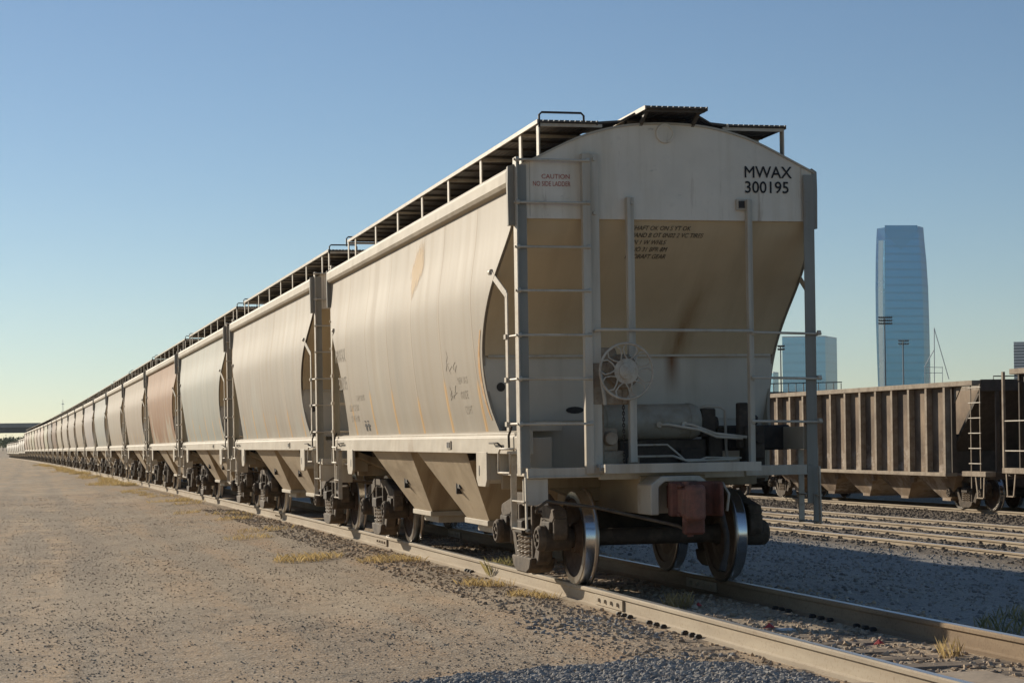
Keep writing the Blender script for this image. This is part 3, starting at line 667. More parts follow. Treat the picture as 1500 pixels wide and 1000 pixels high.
        b.build('end_platform', M['trim'], C, .006)
        b = MB()
        b.box(-1.43, -.72, Y(-.03), Y(.05), 1.055, 1.150); b.box(.74, 1.372, Y(-.03), Y(.05), 1.04, 1.138); b.box(-.72, .74, Y(.0), Y(.05), 1.03, 1.125)
        b.box(-1.43, -.72, Y(-.045), Y(-.03), 1.055, 1.072); b.box(.74, 1.372, Y(-.045), Y(-.03), 1.04, 1.056)
        b.build('end_sill', M['trim'], C, .005)
        b = MB()
        b.box(-1.47, -1.23, Y(-.005), Y(.03), .80, 1.052); b.build('corner_plate', M['trim'], C, .004)
        # corner posts and uprights
        b = MB(); b.box(-1.512, -1.498, Y(-.075), Y(.055), 1.09, 4.07); b.box(-1.498, -1.40, Y(-.02), Y(-.006), 1.15, 4.0, 1); b.build('corner_post', [M['rod'], M['trimdark']], C, .003)
        b = MB(); b.box(1.375, 1.485, Y(-.03), Y(-.015), .76, 3.95); b.box(1.47, 1.485, Y(-.015), Y(.09), .80, 3.40); b.box(1.43, 1.482, Y(-.045), Y(-.03), .56, .86); b.build('corner_post', [M['trimdark']], C, .003)
        for xa, xb, zt, zb_ in ((-.868, -.70, 4.112, 1.09), (-.432, -.355, 3.705, 1.19), (.778, .838, 3.70, 1.12)):
            b = MB(); sp = (xb - xa) * .46
            b.box(xa, xa + sp, Y(-.075), Y(-.062), zb_, zt); b.box(xa + sp - .012, xb, Y(-.045), Y(-.033), zb_, zt); b.box(xa + sp - .012, xa + sp, Y(-.062), Y(-.045), zb_, zt)
            b.box(xa, xa + .012, Y(-.062), Y(-.004), zb_, zt)
            if xa < 0:
                for zz_ in (zt - .05, zt - .56, zt - .66): 
                    if zz_ > 3.5: b.lathe([(Y(-.045), .02), (Y(-.06), .018), (Y(-.06), 0)], ((xb + xa + sp) / 2, 0, zz_), 'y', 8)
            b.build('upright_channel', M['trim'], C, .002)
        # rungs and handrail
        for zz_ in (4.045, 3.645, 3.228, 2.818, 2.401, 1.991, 1.567):
            b = MB(); b.tube([(-1.53, Y(-.05), zz_), (-.80, Y(-.085), zz_ - .005)], .0125, 7)
            for xx in (-1.50, -.815): b.lathe([(xx - .016, 0), (xx - .016, .024), (xx + .016, .024), (xx + .016, 0)], (0, Y(-.068), zz_), 'x', 8)
            b.build('ladder_rung', M['trim'], C)
        for zz_ in (2.42, 1.985, 1.565):
            b = MB(); b.tube([(.79, Y(-.085), zz_), (1.53, Y(-.05), zz_ - .015)], .0125, 7)
            for xx in (.81, 1.50): b.lathe([(xx - .016, 0), (xx - .016, .024), (xx + .016, .024), (xx + .016, 0)], (0, Y(-.065), zz_ - .006), 'x', 8)
            b.build('ladder_rung', M['trim'], C)
        b = MB(); b.tube([(-.76, Y(-.05), 2.44), (-.75, Y(-.13), 2.445), (.79, Y(-.13), 2.43), (.80, Y(-.05), 2.43)], .015, 8); b.build('end_handrail', M['trim'], C)
        b = MB(); b.box(.685, .785, Y(-.03), Y(-.002), 3.60, 3.705); b.box(.70, .77, Y(-.036), Y(-.03), 3.615, 3.69, 1); b.build('marker_bracket', [M['trim'], M['dark']], C, .003)
        # side ladders at the four corners
        for s in (-1, 1):
            b = MB(); xs2 = s * 1.545
            b.obox((s * 1.592, Y(.70), 3.05), (xs2, Y(.245), 2.80), .012, .07, 0, (0, 0, 1)); b.box(xs2 - .006, xs2 + .006, Y(.20), Y(.29), 1.50, 2.815)
            b.lathe([(-.03, 0), (-.03, .03), (.03, .03), (.03, 0)], (s * 1.585, Y(.70), 3.05), 'y', 8); b.build('side_ladder_stile', M['rod'], C, .002)
            for zz_ in (2.40, 1.99, 1.57):
                b = MB(); b.tube([(s * 1.50, Y(-.03), zz_), (xs2, Y(.30), zz_)], .0135, 7); b.box(xs2 - .02, xs2 + .02, Y(.225), Y(.30), zz_ - .022, zz_ + .022); b.build('side_ladder_rung', M['rod'], C)
            b = MB(); b.tube([(s * 1.50, Y(.30), 1.545), (s * 1.535, Y(.28), 1.46), (s * 1.535, Y(.27), 1.33), (s * 1.51, Y(.27), 1.33)], .012, 7, 1)
            b.tube([(s * 1.51, Y(.15), 1.335), (s * 1.55, Y(.17), 1.335), (s * 1.555, Y(.56), 1.335), (s * 1.555, Y(.62), 1.29), (s * 1.555, Y(.63), 1.105), (s * 1.555, Y(.16), 1.105), (s * 1.555, Y(.155), 1.30)], .0115, 7)
            b.tube([(s * 1.51, Y(1.05), 1.39), (s * 1.545, Y(1.05), 1.39), (s * 1.545, Y(.70), 1.39), (s * 1.51, Y(.66), 1.35)], .010, 6, 1); b.build('grab_iron', [M['rod'], M['truck']], C)
            b = MB(); xs3 = s * 1.47
            b.obox((xs3, Y(-.09), 1.12), (xs3, Y(-.11), .56), .014, .05, 0, (0, 1, 0)); b.box(xs3 - .03, xs3 + .03, Y(.36), Y(.375), .56, 1.28)
            b.obox((xs3, Y(-.13), .58), (xs3, Y(.40), .58), .05, .014); b.obox((xs3, Y(-.11), .84), (xs3, Y(.38), .84), .05, .014); b.build('sill_step', M['rod'], C, .003)
        # body bolster and gap filler over the truck
        b = MB(); b.prism([(-1.40, 1.28), (-1.40, 1.18), (-.5, .78), (.5, .78), (1.40, 1.18), (1.40, 1.28)], 'y', Y(1.36), Y(1.64)); b.box(-1.36, 1.36, Y(1.31), Y(1.36), .92, 1.08); b.build('body_bolster', M['tan'], C, .01)
    b = MB(); b.box(-.33, .33, -.02, 3.0, .70, 1.06); b.box(-.33, .33, BL - 3.0, BL + .02, .70, 1.06); b.box(-.25, .25, 3.0, BL - 3.0, .84, 1.06); b.build('centre_sill', M['tan'], C, .008)
    # hopper bays
    for yc in (4.17, 7.38):
        b = MB(); t0, t1, zb_, zt = 1.40, .57, .50, 1.30; xt, xb = 1.405, .96
        v = [(-xt, yc - t0, zt), (xt, yc - t0, zt), (xt, yc + t0, zt), (-xt, yc + t0, zt), (-xb, yc - t1, zb_), (xb, yc - t1, zb_), (xb, yc + t1, zb_), (-xb, yc + t1, zb_)]
        b.add(v, [(0, 1, 5, 4), (1, 2, 6, 5), (2, 3, 7, 6), (3, 0, 4, 7), (4, 5, 6, 7)]); hb = b.build('hopper_bay', M['tan'], C)
        b = MB(); b.box(-xb - .03, xb + .03, yc - t1 - .03, yc + t1 + .03, .45, .512); b.box(-xb + .1, xb - .1, yc - t1 + .1, yc + t1 - .1, .36, .45); b.build('outlet_gate', M['cream'], hb, .005)
        for s in (-1, 1):
            b = MB(); xx = s * 1.15; b.box(xx - s * .04, xx + s * .04, yc - .09, yc + .09, .86, .95); b.tube([(s * 1.18, yc - .08, .90), (s * 1.14, yc + .22, .86)], .022, 8); b.box(s * 1.10, s * 1.20, yc + .06, yc + .10, .80, .99); b.build('vibrator_bracket', M['dark'], hb, .01)
    b = MB()
    for yy in (2.55, BL - 2.55):      # slope sheets over the trucks
        q = 1 if yy < 5 else -1
        v = [(-1.40, yy - q * 1.2, 1.285), (1.40, yy - q * 1.2, 1.285), (1.40, yy + q * .18, 1.285), (-1.40, yy + q * .18, 1.285), (-1.38, yy + q * .17, 1.20), (1.38, yy + q * .17, 1.20)]
        b.add(v, [(0, 1, 2, 3), (3, 2, 5, 4), (0, 4, 5, 1)])
    b.build('floor_sheet', M['truck'], C)
    # running boards
    def board(x0, x1, y0, y1, z, nm='running_board'):
        b = MB(); n = max(4, int((x1 - x0) / .052)); w = (x1 - x0) / n
        for i in range(n): b.box(x0 + i * w, x0 + i * w + w * .80, y0, y1, z, z + .022)
        for yy in np.arange(y0 + .05, y1, .55): b.box(x0, x1, yy, yy + .03, z - .022, z)
        b.box(x0 - .012, x0, y0, y1, z - .014, z + .024, 1); b.box(x1, x1 + .012, y0, y1, z - .014, z + .024)
        return b.build(nm, [M['grating'], M['rod']], C)
    board(-1.275, -.70, -.02, 11.32, 4.405); board(.62, 1.20, -.02, 11.32, 4.405); cb = board(-.30, .30, -.30, BL + .30, 4.515)
    for e in (0, 1):
        Y = fy(e)
        for s in (-1, 1):
            b = MB()
            for i in range(9):
                ya = .02 + i * .07; b.prism([(s * .69, 4.405), (s * .46, 4.425), (s * .31, 4.505), (s * .31, 4.525), (s * .45, 4.447), (s * .69, 4.427)], 'y', Y(ya), Y(ya + .045))
            b.build('crossover_board', M['grating'], C)
    for yy in (-.2, .5, 2.4, 4.1, 5.6, 7.3, 8.9, 10.7, 11.7):
        for s in (-1, 1): MB().obox((s * .26, yy, 4.51), (s * .26, min(max(yy, .02), BL - .02), 4.40), .03, .03).build('board_bracket', M['grating'], C)
    for yy in POSTS:
        for xx in (-1.262, 1.19):
            b = MB(); b.box(xx - .007, xx + .007, yy, yy + .085, roofz(xx) - .02, 4.40); b.obox((xx, yy + .016, 4.385), (xx - math.copysign(.62, xx), yy + .016, 4.385), .02, .03); b.build('walkway_post', M['rod'], C)
    for e in (0, 1):
        Y = fy(e); b = MB(); b.tube([(-1.262, Y(.0), 4.36), (-1.262, Y(.0), 4.475), (-1.235, Y(.0), 4.50), (-.85, Y(.0), 4.50), (-.825, Y(0), 4.475), (-.825, Y(0), 4.40)], .011, 7); b.build('roof_grab_iron', M['dark'], C)
    truck(C, 1.495); truck(C, BL - 1.495)
    # couplers at both ends
    for e in (0, 1):
        Y = fy(e); b = MB()
        b.prism([(-.35, .70), (-.35, .98), (-.24, 1.06), (.13, 1.06), (.24, .98), (.24, .70), (.19, .70), (.19, .96), (.10, 1.01), (-.21, 1.01), (-.27, .96), (-.27, .70)], 'y', Y(-.42), Y(.0)); b.box(-.27, .19, Y(-.05), Y(.0), .70, 1.0); b.build('striker', M['trim'], C, .008)
        sx = 1 if e == 0 else -1
        b = MB(); b.box(-.075, .125, Y(-.50), Y(.25), .74, .97); b.prism([(sx * x, Y(y)) for x, y in [(-.20, -.46), (-.215, -.60), (-.10, -.66), (.10, -.62), (.17, -.66), (.205, -.80), (.235, -.80), (.245, -.62), (.20, -.48)]], 'z', .69, 1.01)
        b.box(sx * -.17, sx * -.02, Y(-.72), Y(-.60), .955, 1.0); b.box(sx * -.17, sx * -.02, Y(-.72), Y(-.60), .69, .735)
        cp = b.build('coupler', M['coupler'], C, .02)
        b = MB(); b.lathe([(.655, 0), (.655, .07), (.675, .092), (.70, .098), (.94, .098), (.965, .092), (.985, .07), (.985, 0)], (sx * -.045, Y(-.79), 0), 'z', 24); b.box(sx * -.16, sx * -.05, Y(-.80), Y(-.60), .69, .955); b.lathe([(.64, .035), (1.01, .035), (1.015, .03), (1.015, 0)], (sx * -.10, Y(-.69), 0), 'z', 12); b.build('knuckle', M['knuckle'], cp, .018)
        b = MB(); b.box(-.10, .10, Y(-.66), Y(-.56), .52, .70); b.lathe([(.50, .03), (.72, .03)], (-.03, Y(-.6), 0), 'z', 10); b.build('lock_lifter', M['coupler'], cp, .02)
        b = MB(); b.tube([(-1.30, Y(.02), .74), (-1.385, Y(-.16), .74), (-1.385, Y(-.20), .79), (-1.30, Y(-.22), .845), (-.82, Y(-.23), .775), (-.12, Y(-.50), .60), (-.05, Y(-.58), .56)], .016, 8); b.build('uncoupling_lever', M['truckdust'], C)
        b = MB(); b.tube([(.34, Y(-.10), .80), (.345, Y(-.28), .82), (.36, Y(-.36), .74), (.40, Y(-.40), .50), (.39, Y(-.42), .34), (.36, Y(-.43), .24)], .026, 9); b.tube([(.36, Y(-.43), .24), (.33, Y(-.45), .16)], .036, 8); b.build('air_hose', M['dark'], C)
    return C

def on_side(z, off=.006): return -(float(np.interp(z, _sz, _sx)) + off)
def text_mesh(txt, size, align='LEFT'):
    cu_ = bpy.data.curves.new('lettering', 'FONT'); cu_.body = txt; cu_.size = size; cu_.align_x = align; cu_.resolution_u = 3
    o = bpy.data.objects.new('lettering', cu_); COL.objects.link(o); bpy.context.view_layer.update()
    me = bpy.data.meshes.new_from_object(o.evaluated_get(bpy.context.evaluated_depsgraph_get())); bpy.data.objects.remove(o); bpy.data.curves.remove(cu_)
    bm = bmesh.new(); bm.from_mesh(me); bmesh.ops.triangulate(bm, faces=bm.faces); bmesh.ops.remove_doubles(bm, verts=bm.verts, dist=1e-5); bm.to_mesh(me); bm.free()
    return me
def letter(txt, size, fn, mat, parent, name='lettering', sx=1.0, shear=0.0):
    passes = ((0, 0), (.022, 0), (.011, .014), (.011, -.014)) if size > .1 and mat is M['black'] else ((0, 0), (.02, 0)) if mat is M['softblack'] else ((0, 0),)
    me = text_mesh(txt, size)
    base = [(v.co.x * sx + shear * v.co.y, v.co.y) for v in me.vertices]; fs = [tuple(p.vertices) for p in me.polygons]; n0 = len(base); bpy.data.meshes.remove(me)
    vs = []; ff = []
    for k, (dx, dy) in enumerate(passes):      # four passes make the stencil strokes bold
        for u, v in base:
            p = fn(u + dx * size, v + dy * size); vs.append((p[0] - .0004 * k, p[1] - .0004 * k, p[2]))
        ff += [tuple(i + k * n0 for i in f) for f in fs]
    me = bpy.data.meshes.new(name); me.from_pydata(vs, [], ff)
    me.materials.clear(); me.materials.append(mat); me.update()
    o = bpy.data.objects.new(name, me); COL.objects.link(o); o.parent = parent; return o

LEAD = hopper_car(); tag(LEAD, 'nearest covered hopper car of the train, its shaded grey and tan end facing the camera', 'hopper car', 'covered hopper cars of the long train')
index_kids()
KID0 = {k: list(v) for k, v in KIDS.items()}
def find(n): return [o for o in KID0[LEAD.name] if o.name.split('.')[0] == n]
ORD = ['first', 'second', 'third', 'fourth', 'fifth', 'sixth', 'seventh', 'eighth', 'ninth', 'tenth', 'eleventh', 'twelfth', 'thirteenth', 'fourteenth', 'fifteenth', 'sixteenth', 'seventeenth', 'eighteenth', 'nineteenth', 'twentieth',
       'twenty-first', 'twenty-second', 'twenty-third', 'twenty-fourth', 'twenty-fifth', 'twenty-sixth', 'twenty-seventh', 'twenty-eighth', 'twenty-ninth', 'thirtieth', 'thirty-first', 'thirty-second']
#          paint RGB, rust, description
PAINT = [((0.325, 0.286, 0.226), .10, ''), ((0.331, 0.308, 0.255), .18, 'cream white hopper car with a paler stripe and thin streaks, coupled behind the nearest one'),
         ((0.282, 0.293, 0.255), .05, 'pale grey green hopper car, third from the front'),
         ((0.313, 0.247, 0.171), 1.0, 'hopper car with heavy rust brown patches on its tan side, fourth from the front'),
         ((0.325, 0.286, 0.226), .25, 'cream hopper car just beyond the rust stained one'), ((0.325, 0.286, 0.226), .1, 'sixth hopper car from the front, clean cream side'),
         ((0.301, 0.320, 0.293), .05, 'seventh hopper car from the front, grey green side'), ((0.319, 0.302, 0.293), .1, 'eighth hopper car from the front, greyish mauve side'),
         ((0.325, 0.286, 0.226), .15, 'ninth hopper car from the front, cream side'), ((0.343, 0.314, 0.267), .1, 'tenth hopper car from the front, dull cream side'),
         ((0.373, 0.338, 0.286), .1, 'eleventh hopper car from the front, light cream side'), ((0.373, 0.332, 0.255), .1, 'twelfth hopper car from the front, last cream one before a brown car'),
         ((0.132, 0.077, 0.051), .2, 'dark brown hopper car in the far half of the train'), ((0.132, 0.144, 0.144), .2, 'dark grey hopper car right behind the brown one')]
def car_frame(o, i):
    y0 = i * PITCH; ym = y0 + BL / 2; h = heading(ym)
    o.location = (px_(ym) - (BL / 2) * -sin(h), y0, zoff(ym)); o.rotation_euler = (0, 0, h)
    sl_ = (zoff(y0 + BL) - zoff(y0)) / BL
    o.rotation_euler = (math.atan(sl_), 0, h); o.location.z = zoff(y0)
def paint(objs, p):
    for o in objs:
        if o.name.split('.')[0] in ('side_sheet', 'hopper_car'): o.color = (*p[0], p[1])
paint(find('side_sheet'), PAINT[0])
# cars 2..12 : full copies (parts nested deeper than the wheels of far cars are left out)
SKIP_MID = {'coil_spring', 'bearing_cap', 'bearing_adapter', 'brake_shoe', 'brake_beam', 'axle', 'weld_seam', 'access_hole', 'slot', 'placard_holder', 'inspection_plug', 'roof_hatch', 'lettering', 'vibrator_bracket', 'lock_lifter', 'knuckle'}
SKIP_FAR = SKIP_MID | {'ladder_rung', 'side_ladder_rung', 'grab_iron', 'marker_bracket', 'end_handrail', 'board_bracket', 'uncoupling_lever', 'air_hose', 'striker', 'wheel_', 'roof_grab_iron', 'crossover_board', 'end_platform', 'corner_plate'}
def copy_car(src, skip):
    c = src.copy(); COL.objects.link(c)
    for ch in KID0[src.name]:
        if ch.name.split('.')[0] in skip: continue
        d = ch.copy(); COL.objects.link(d); d.parent = c
        for g_ in KID0.get(ch.name, []):
            if g_.name.split('.')[0] in skip: continue
            q = g_.copy(); COL.objects.link(q); q.parent = d
    return c
def kids_of(root): return [o for o in COL.objects if o.parent is root]
for i in range(1, 14):
    c = copy_car(LEAD, set() if i < 3 else (SKIP_MID if i < 6 else SKIP_FAR)); car_frame(c, i)
    c['label'] = PAINT[i][2]; paint(kids_of(c), PAINT[i])
# cars beyond: too small to show their parts, one mesh each
def merged(parts, name):
    bm = bmesh.new(); mats = []
    for o in parts:
        me = o.data.copy(); n0 = len(bm.faces); bm.from_mesh(me); bm.faces.ensure_lookup_table()
        mp = []
        for m in o.data.materials:
            if m not in mats: mats.append(m)
            mp.append(mats.index(m))
        for f in bm.faces[n0:]: f.material_index = mp[f.material_index]
        bpy.data.meshes.remove(me)
    me = bpy.data.meshes.new(name); bm.to_mesh(me); bm.free()
    for m in mats: me.materials.append(m)
    o = bpy.data.objects.new(name, me); COL.objects.link(o); return o
keep = [o for o in KID0[LEAD.name] if o.name.split('.')[0] in ('side_sheet', 'roof', 'top_chord', 'side_sill', 'end_sheet', 'slope_sheet', 'bulkhead_panel', 'corner_cap', 'corner_post', 'body_bolster', 'centre_sill', 'hopper_bay', 'running_board', 'coupler', 'truck', 'jacking_plate')]
for o in list(keep):
    if o.name.split('.')[0] == 'truck': keep += [g_ for g_ in KID0[o.name] if g_.name.split('.')[0] in ('side_frame', 'wheel')]
far0 = merged(keep, 'hopper_car'); far0['category'] = 'hopper car'; far0['group'] = 'covered hopper cars of the long train'
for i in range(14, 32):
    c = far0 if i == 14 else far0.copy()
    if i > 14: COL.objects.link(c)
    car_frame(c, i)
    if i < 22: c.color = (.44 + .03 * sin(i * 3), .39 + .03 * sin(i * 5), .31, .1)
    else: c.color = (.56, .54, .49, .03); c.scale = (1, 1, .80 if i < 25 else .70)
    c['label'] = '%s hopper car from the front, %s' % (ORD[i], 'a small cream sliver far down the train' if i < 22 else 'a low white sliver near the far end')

# ------------------------------------------------------------------ things only the lead car shows
def face(y=-.003): return lambda u, v: None
letter('MWAX', .158, lambda u, v: (.770 + u, -.006, 3.918 + v), M['black'], LEAD, sx=.98)
letter('300195', .158, lambda u, v: (.775 + u, -.006, 3.772 + v), M['black'], LEAD, sx=.98)
letter('CAUTION', .062, lambda u, v: (-1.25 + u, -.005, 3.875 + v), M['redtext'], LEAD)
letter('NO SIDE LADDER', .065, lambda u, v: (-1.335 + u, -.005, 3.805 + v), M['redtext'], LEAD, sx=.72)
def on_slope(x0, z0): return lambda u, v: (x0 + u, float(np.interp(z0 + v, _sz, _si)) - .008, z0 + v)
for k, tx in enumerate(('SHAFT OK ON S YT OK', 'HAND B OT 0N02 2 VC TIRES', 'ON 1 W WHLS', 'T NO 31 BPR 8M', 'NS DRAFT GEAR')):
    letter(tx, .056, on_slope(-.335, 3.41 - .062 * k), M['softblack'], LEAD, sx=1.0, shear=.2)
def on_l(y0, z0): return lambda u, v: (on_side(z0 + v), y0 - u, z0 + v)
def side_letters(car):
    letter('MWAX', .27, on_l(10.65, 2.56), M['fadedblack'], car, sx=1.0); letter('300195', .27, on_l(10.55, 2.16), M['fadedblack'], car, sx=.85)
    letter('CAPY 200000', .11, on_l(9.2, 1.98), M['fadedblack'], car); letter('LD LMT 201200', .12, on_l(9.95, 1.85), M['fadedblack'], car); letter('LT WT 61800', .12, on_l(9.95, 1.70), M['fadedblack'], car)
    letter('NEW 10-05', .10, on_l(2.55, 2.02), M['fadedblack'], car); letter('INSIDE', .12, on_l(2.5, 1.86), M['fadedblack'], car); letter('CU FT', .12, on_l(2.4, 1.70), M['fadedblack'], car)
    b = MB()
    for k in (0, .22):
        y = 8.85 - k
        for z0, z1, dy in ((1.56, 1.66, .0), (1.68, 1.70, .0)): b.add([(on_side(z0), y - dy, z0), (on_side(z0), y - .10 - dy, z0), (on_side(z1), y - .07 - dy, z1), (on_side(z1), y + .03 - dy, z1)], [(0, 1, 2, 3)])
        b.add([(on_side(1.62), y + .06, 1.62), (on_side(1.62), y - .16, 1.62), (on_side(1.64), y - .16, 1.64), (on_side(1.64), y + .06, 1.64)], [(0, 1, 2, 3)])
    b.build('stencil_mark', M['black'], car, recalc=False)
side_letters(LEAD)
b = MB(); zs_ = np.linspace(3.0, 3.78, 12)      # faded orange smear, its ragged edge is in the paint
for i in range(11):
    b.add([(on_side(zs_[i], .004), 5.35, zs_[i]), (on_side(zs_[i], .004), 3.95, zs_[i]), (on_side(zs_[i + 1], .004), 3.95, zs_[i + 1]), (on_side(zs_[i + 1], .004), 5.35, zs_[i + 1])], [(0, 1, 2, 3)])
t = NT('faded_orange_smear'); o_ = t.coord(); X_n, Y_n, Z_n = t.sep(o_)
yc_ = t.math('SUBTRACT', t.math('SUBTRACT', Y_n, 4.66), t.math('MULTIPLY', t.math('SUBTRACT', Z_n, 3.4), -.45))
rr = t.math('ADD', t.math('POWER', t.math('ABSOLUTE', t.math('DIVIDE', yc_, .40)), 1.4), t.math('POWER', t.math('ABSOLUTE', t.math('DIVIDE', t.math('SUBTRACT', Z_n, 3.42), .34)), 1.5))
av = t.math('SUBTRACT', t.math('ADD', 1.0, t.math('MULTIPLY', t.math('SUBTRACT', t.noise(t.mapping(o_, (1, 5, 2)), 1.0, 5, .65), .5), 1.6)), rr)
t.done((.56, .37, .17), .7); t.l(t.math('MULTIPLY', t.ramp(av, [(.0, 0), (.5, 1)]), .72), t.b.inputs['Alpha'])
b.build('faded_mark', t.m, LEAD, recalc=False)
b = MB()                                         # scribble of thin dark spray lines
r2 = random.Random(5)
for k in range(8):
    y, z = 2.75 + r2.uniform(-.3, .3), 2.05 + r2.uniform(-.14, .16)
    for q in range(4):
        y1, z1 = y + r2.uniform(-.14, .14), z + r2.uniform(-.07, .07); w = .010
        b.add([(on_side(z, .005), y - w, z), (on_side(z, .005), y + w, z + w * .5), (on_side(z1, .005), y1 + w, z1 + w * .5), (on_side(z1, .005), y1 - w, z1)], [(0, 1, 2, 3)]); y, z = y1, z1
b.build('scribble', M['fadedblack'], LEAD, recalc=False)
# brown streak down the near edge of the side sheet
b = MB(); zs_ = np.linspace(1.62, 2.52, 12)
for i in range(11):
    e0 = [float(np.interp(z, _sz, _si)) for z in (zs_[i], zs_[i + 1])]; wd = .05 + .05 * sin(i * .3)
    b.add([(on_side(zs_[i], .004), e0[0] + .09, zs_[i]), (on_side(zs_[i], .004), e0[0] + .09 + wd, zs_[i]), (on_side(zs_[i + 1], .004), e0[1] + .09 + wd, zs_[i + 1]), (on_side(zs_[i + 1], .004), e0[1] + .09, zs_[i + 1])], [(0, 1, 2, 3)])
b.build('rust_streak', smat('orange_brown_rust_streak', (.50, .27, .09), .8, .3, 4, (.6, .5, .36), .5), LEAD, recalc=False)

# hand brake
b = MB(); b.box(-.79, -.50, -.05, .10, 1.74, 2.14); b.prism([(-.76, 2.14), (-.52, 2.14), (-.56, 2.28), (-.70, 2.28)], 'y', -.04, .09); b.box(-.50, -.43, -.03, .06, 1.74, 1.9); b.lathe([(-.05, .17), (-.11, .15), (-.11, 0)], (-.5, 0, 2.05), 'y', 24)
hb = b.build('hand_brake_housing', M['brake'], LEAD, .01)
b = MB(); c_ = (-.50, -.20, 2.05)
b.tube([(c_[0] + .262 * cos(t), c_[1], c_[2] + .262 * sin(t)) for t in np.linspace(0, 2 * pi, 49)], .0125, 8, caps=False)
b.lathe([(c_[1] + .03, 0), (c_[1] + .03, .075), (c_[1] - .02, .075), (c_[1] - .025, .05), (c_[1] - .035, .02), (c_[1] - .035, 0)], (c_[0], 0, c_[2]), 'y', 24)
b.lathe([(c_[1] + .02, .07), (c_[1] + .012, .12), (c_[1] - .0, .12), (c_[1] - .006, .07)], (c_[0], 0, c_[2]), 'y', 32)
for k in range(8):                               # scalloped spokes
    t = 2 * pi * k / 8 + .2
    for q in (-1, 1):
        b.tube([(c_[0] + r_ * cos(t + q * a_), c_[1] + .004, c_[2] + r_ * sin(t + q * a_)) for r_, a_ in ((.117, .26), (.16, .09), (.215, .06), (.258, .20))], .008, 6)
b.build('brake_wheel', M['brakewheel'], LEAD)
b = MB(); b.tube([(-.70, -.04, 2.05), (-.72, -.12, 1.95), (-.70, -.13, 1.80), (-.695, -.12, 1.74)], .018, 8); b.build('release_handle', M['rod'], hb)
b = MB()
for k in range(22):
    z = 1.74 - k * .028; b.tube([(-.475 + .012 * cos(t) * (1 if k % 2 else .3), .0 + .012 * cos(t) * (.3 if k % 2 else 1), z + .02 * sin(t)) for t in np.linspace(0, 2 * pi, 9)], .0045, 5, caps=False)
b.build('brake_chain', M['truck'], LEAD)
b = MB(); b.box(-.70, -.52, .05, .40, 1.30, 1.52); b.box(-.72, -.45, .04, .5, 1.16, 1.30); b.lathe([(.02, .07), (-.02, .06), (-.02, 0)], (-.6, 0, 1.42), 'y', 16); b.box(-.74, -.66, .02, .08, 1.10, 1.75); b.box(-.44, -.33, -.03, .02, 1.16, 1.24); b.build('bell_crank_bracket', M['brake'], LEAD, .01)
# air reservoir, valve and pipes
b = MB(); b.lathe([(-.62, 0), (-.62, .11), (-.60, .155), (-.55, .176), (.42, .176), (.47, .155), (.49, .12), (.49, 0)], (0, .62, 1.575), 'x', 36)
for xx in (-.5, .36): b.lathe([(xx, .176), (xx, .182), (xx + .035, .182), (xx + .035, .176)], (0, .62, 1.575), 'x', 36)
rv = b.build('air_reservoir', M['reservoir'], LEAD)
b = MB(); b.box(.49, .64, .52, .72, 1.42, 1.70); b.lathe([(.64, .08), (.68, .07), (.68, 0)], (0, .62, 1.55), 'x', 16); b.box(.56, .70, .50, .75, 1.18, 1.45); b.build('control_valve', M['truck'], LEAD, .012)
b = MB(); b.box(-.35, .55, .56, .68, 1.09, 1.40); b.box(.25, .5, .45, .7, 1.09, 1.30); b.build('reservoir_bracket', M['truck'], LEAD, .01)
b = MB()
b.tube([(.50, .60, 1.70), (.55, .58, 1.72), (.70, .58, 1.72), (.75, .56, 1.68), (.755, .56, 1.30), (.76, .5, 1.12)], .016, 8)
b.tube([(.02, .44, 1.545), (.10, .38, 1.545), (.40, .32, 1.49), (.55, .26, 1.42), (.80, .2, 1.40)], .014, 8); b.tube([(.28, .44, 1.545), (.34, .38, 1.54), (.55, .30, 1.45), (.85, .22, 1.41)], .016, 8)
b.tube([(-.33, .3, 1.35), (.05, .28, 1.35), (.16, .25, 1.25), (.2, .2, 1.20), (.36, .2, 1.20), (.42, .2, 1.22), (.78, .2, 1.21)], .010, 7); b.tube([(-.33, .2, 1.24), (.08, .2, 1.24), (.2, .1, 1.19), (.7, .1, 1.2)], .012, 7)
for xx in (.02, .28): b.lathe([(.47, .028), (.42, .03), (.42, 0)], (xx, 0, 1.545), 'y', 10)
b.build('brake_pipe', M['trim'], LEAD)
b = MB(); b.box(.85, 1.05, .25, .45, 1.10, 1.52); b.box(.9, 1.02, .18, .25, 1.2, 1.35); b.lathe([(.24, .05), (.14, .045), (.14, 0)], (.95, 0, 1.40), 'y', 12); b.box(.80, .9, .3, .4, 1.30, 1.75); b.build('retainer_valve', M['truck'], LEAD, .012)
b = MB(); b.box(.78, 1.44, .55, .95, 1.28, 1.53); b.box(.98, 1.12, .6, .9, 1.53, 1.63); b.lathe([(.72, .09), (.80, .11), (.80, 0)], (0, .75, 1.4), 'x', 14); b.build('brake_cylinder', M['dark'], LEAD, .02)
b = MB(); n_ = 26
for i in range(n_): b.box(-.76 + i * .058, -.76 + i * .058 + .03, -.36, -.02, 1.148, 1.178)
for yy in (-.36, -.19, -.04): b.box(-.77, .75, yy, yy + .025, 1.118, 1.178)
b.box(-.78, .76, -.395, -.36, 1.095, 1.180, 1); b.build('crossover_platform', [M['galv'], M['trim']], LEAD)
b = MB(); b.tube([(.10, .0, .93), (.2, -.12, 1.0), (.30, -.2, .95), (.40, -.32, .98), (.45, -.34, .88), (.42, -.36, .72)], .014, 8); b.build('angle_cock_pipe', M['rod'], LEAD)
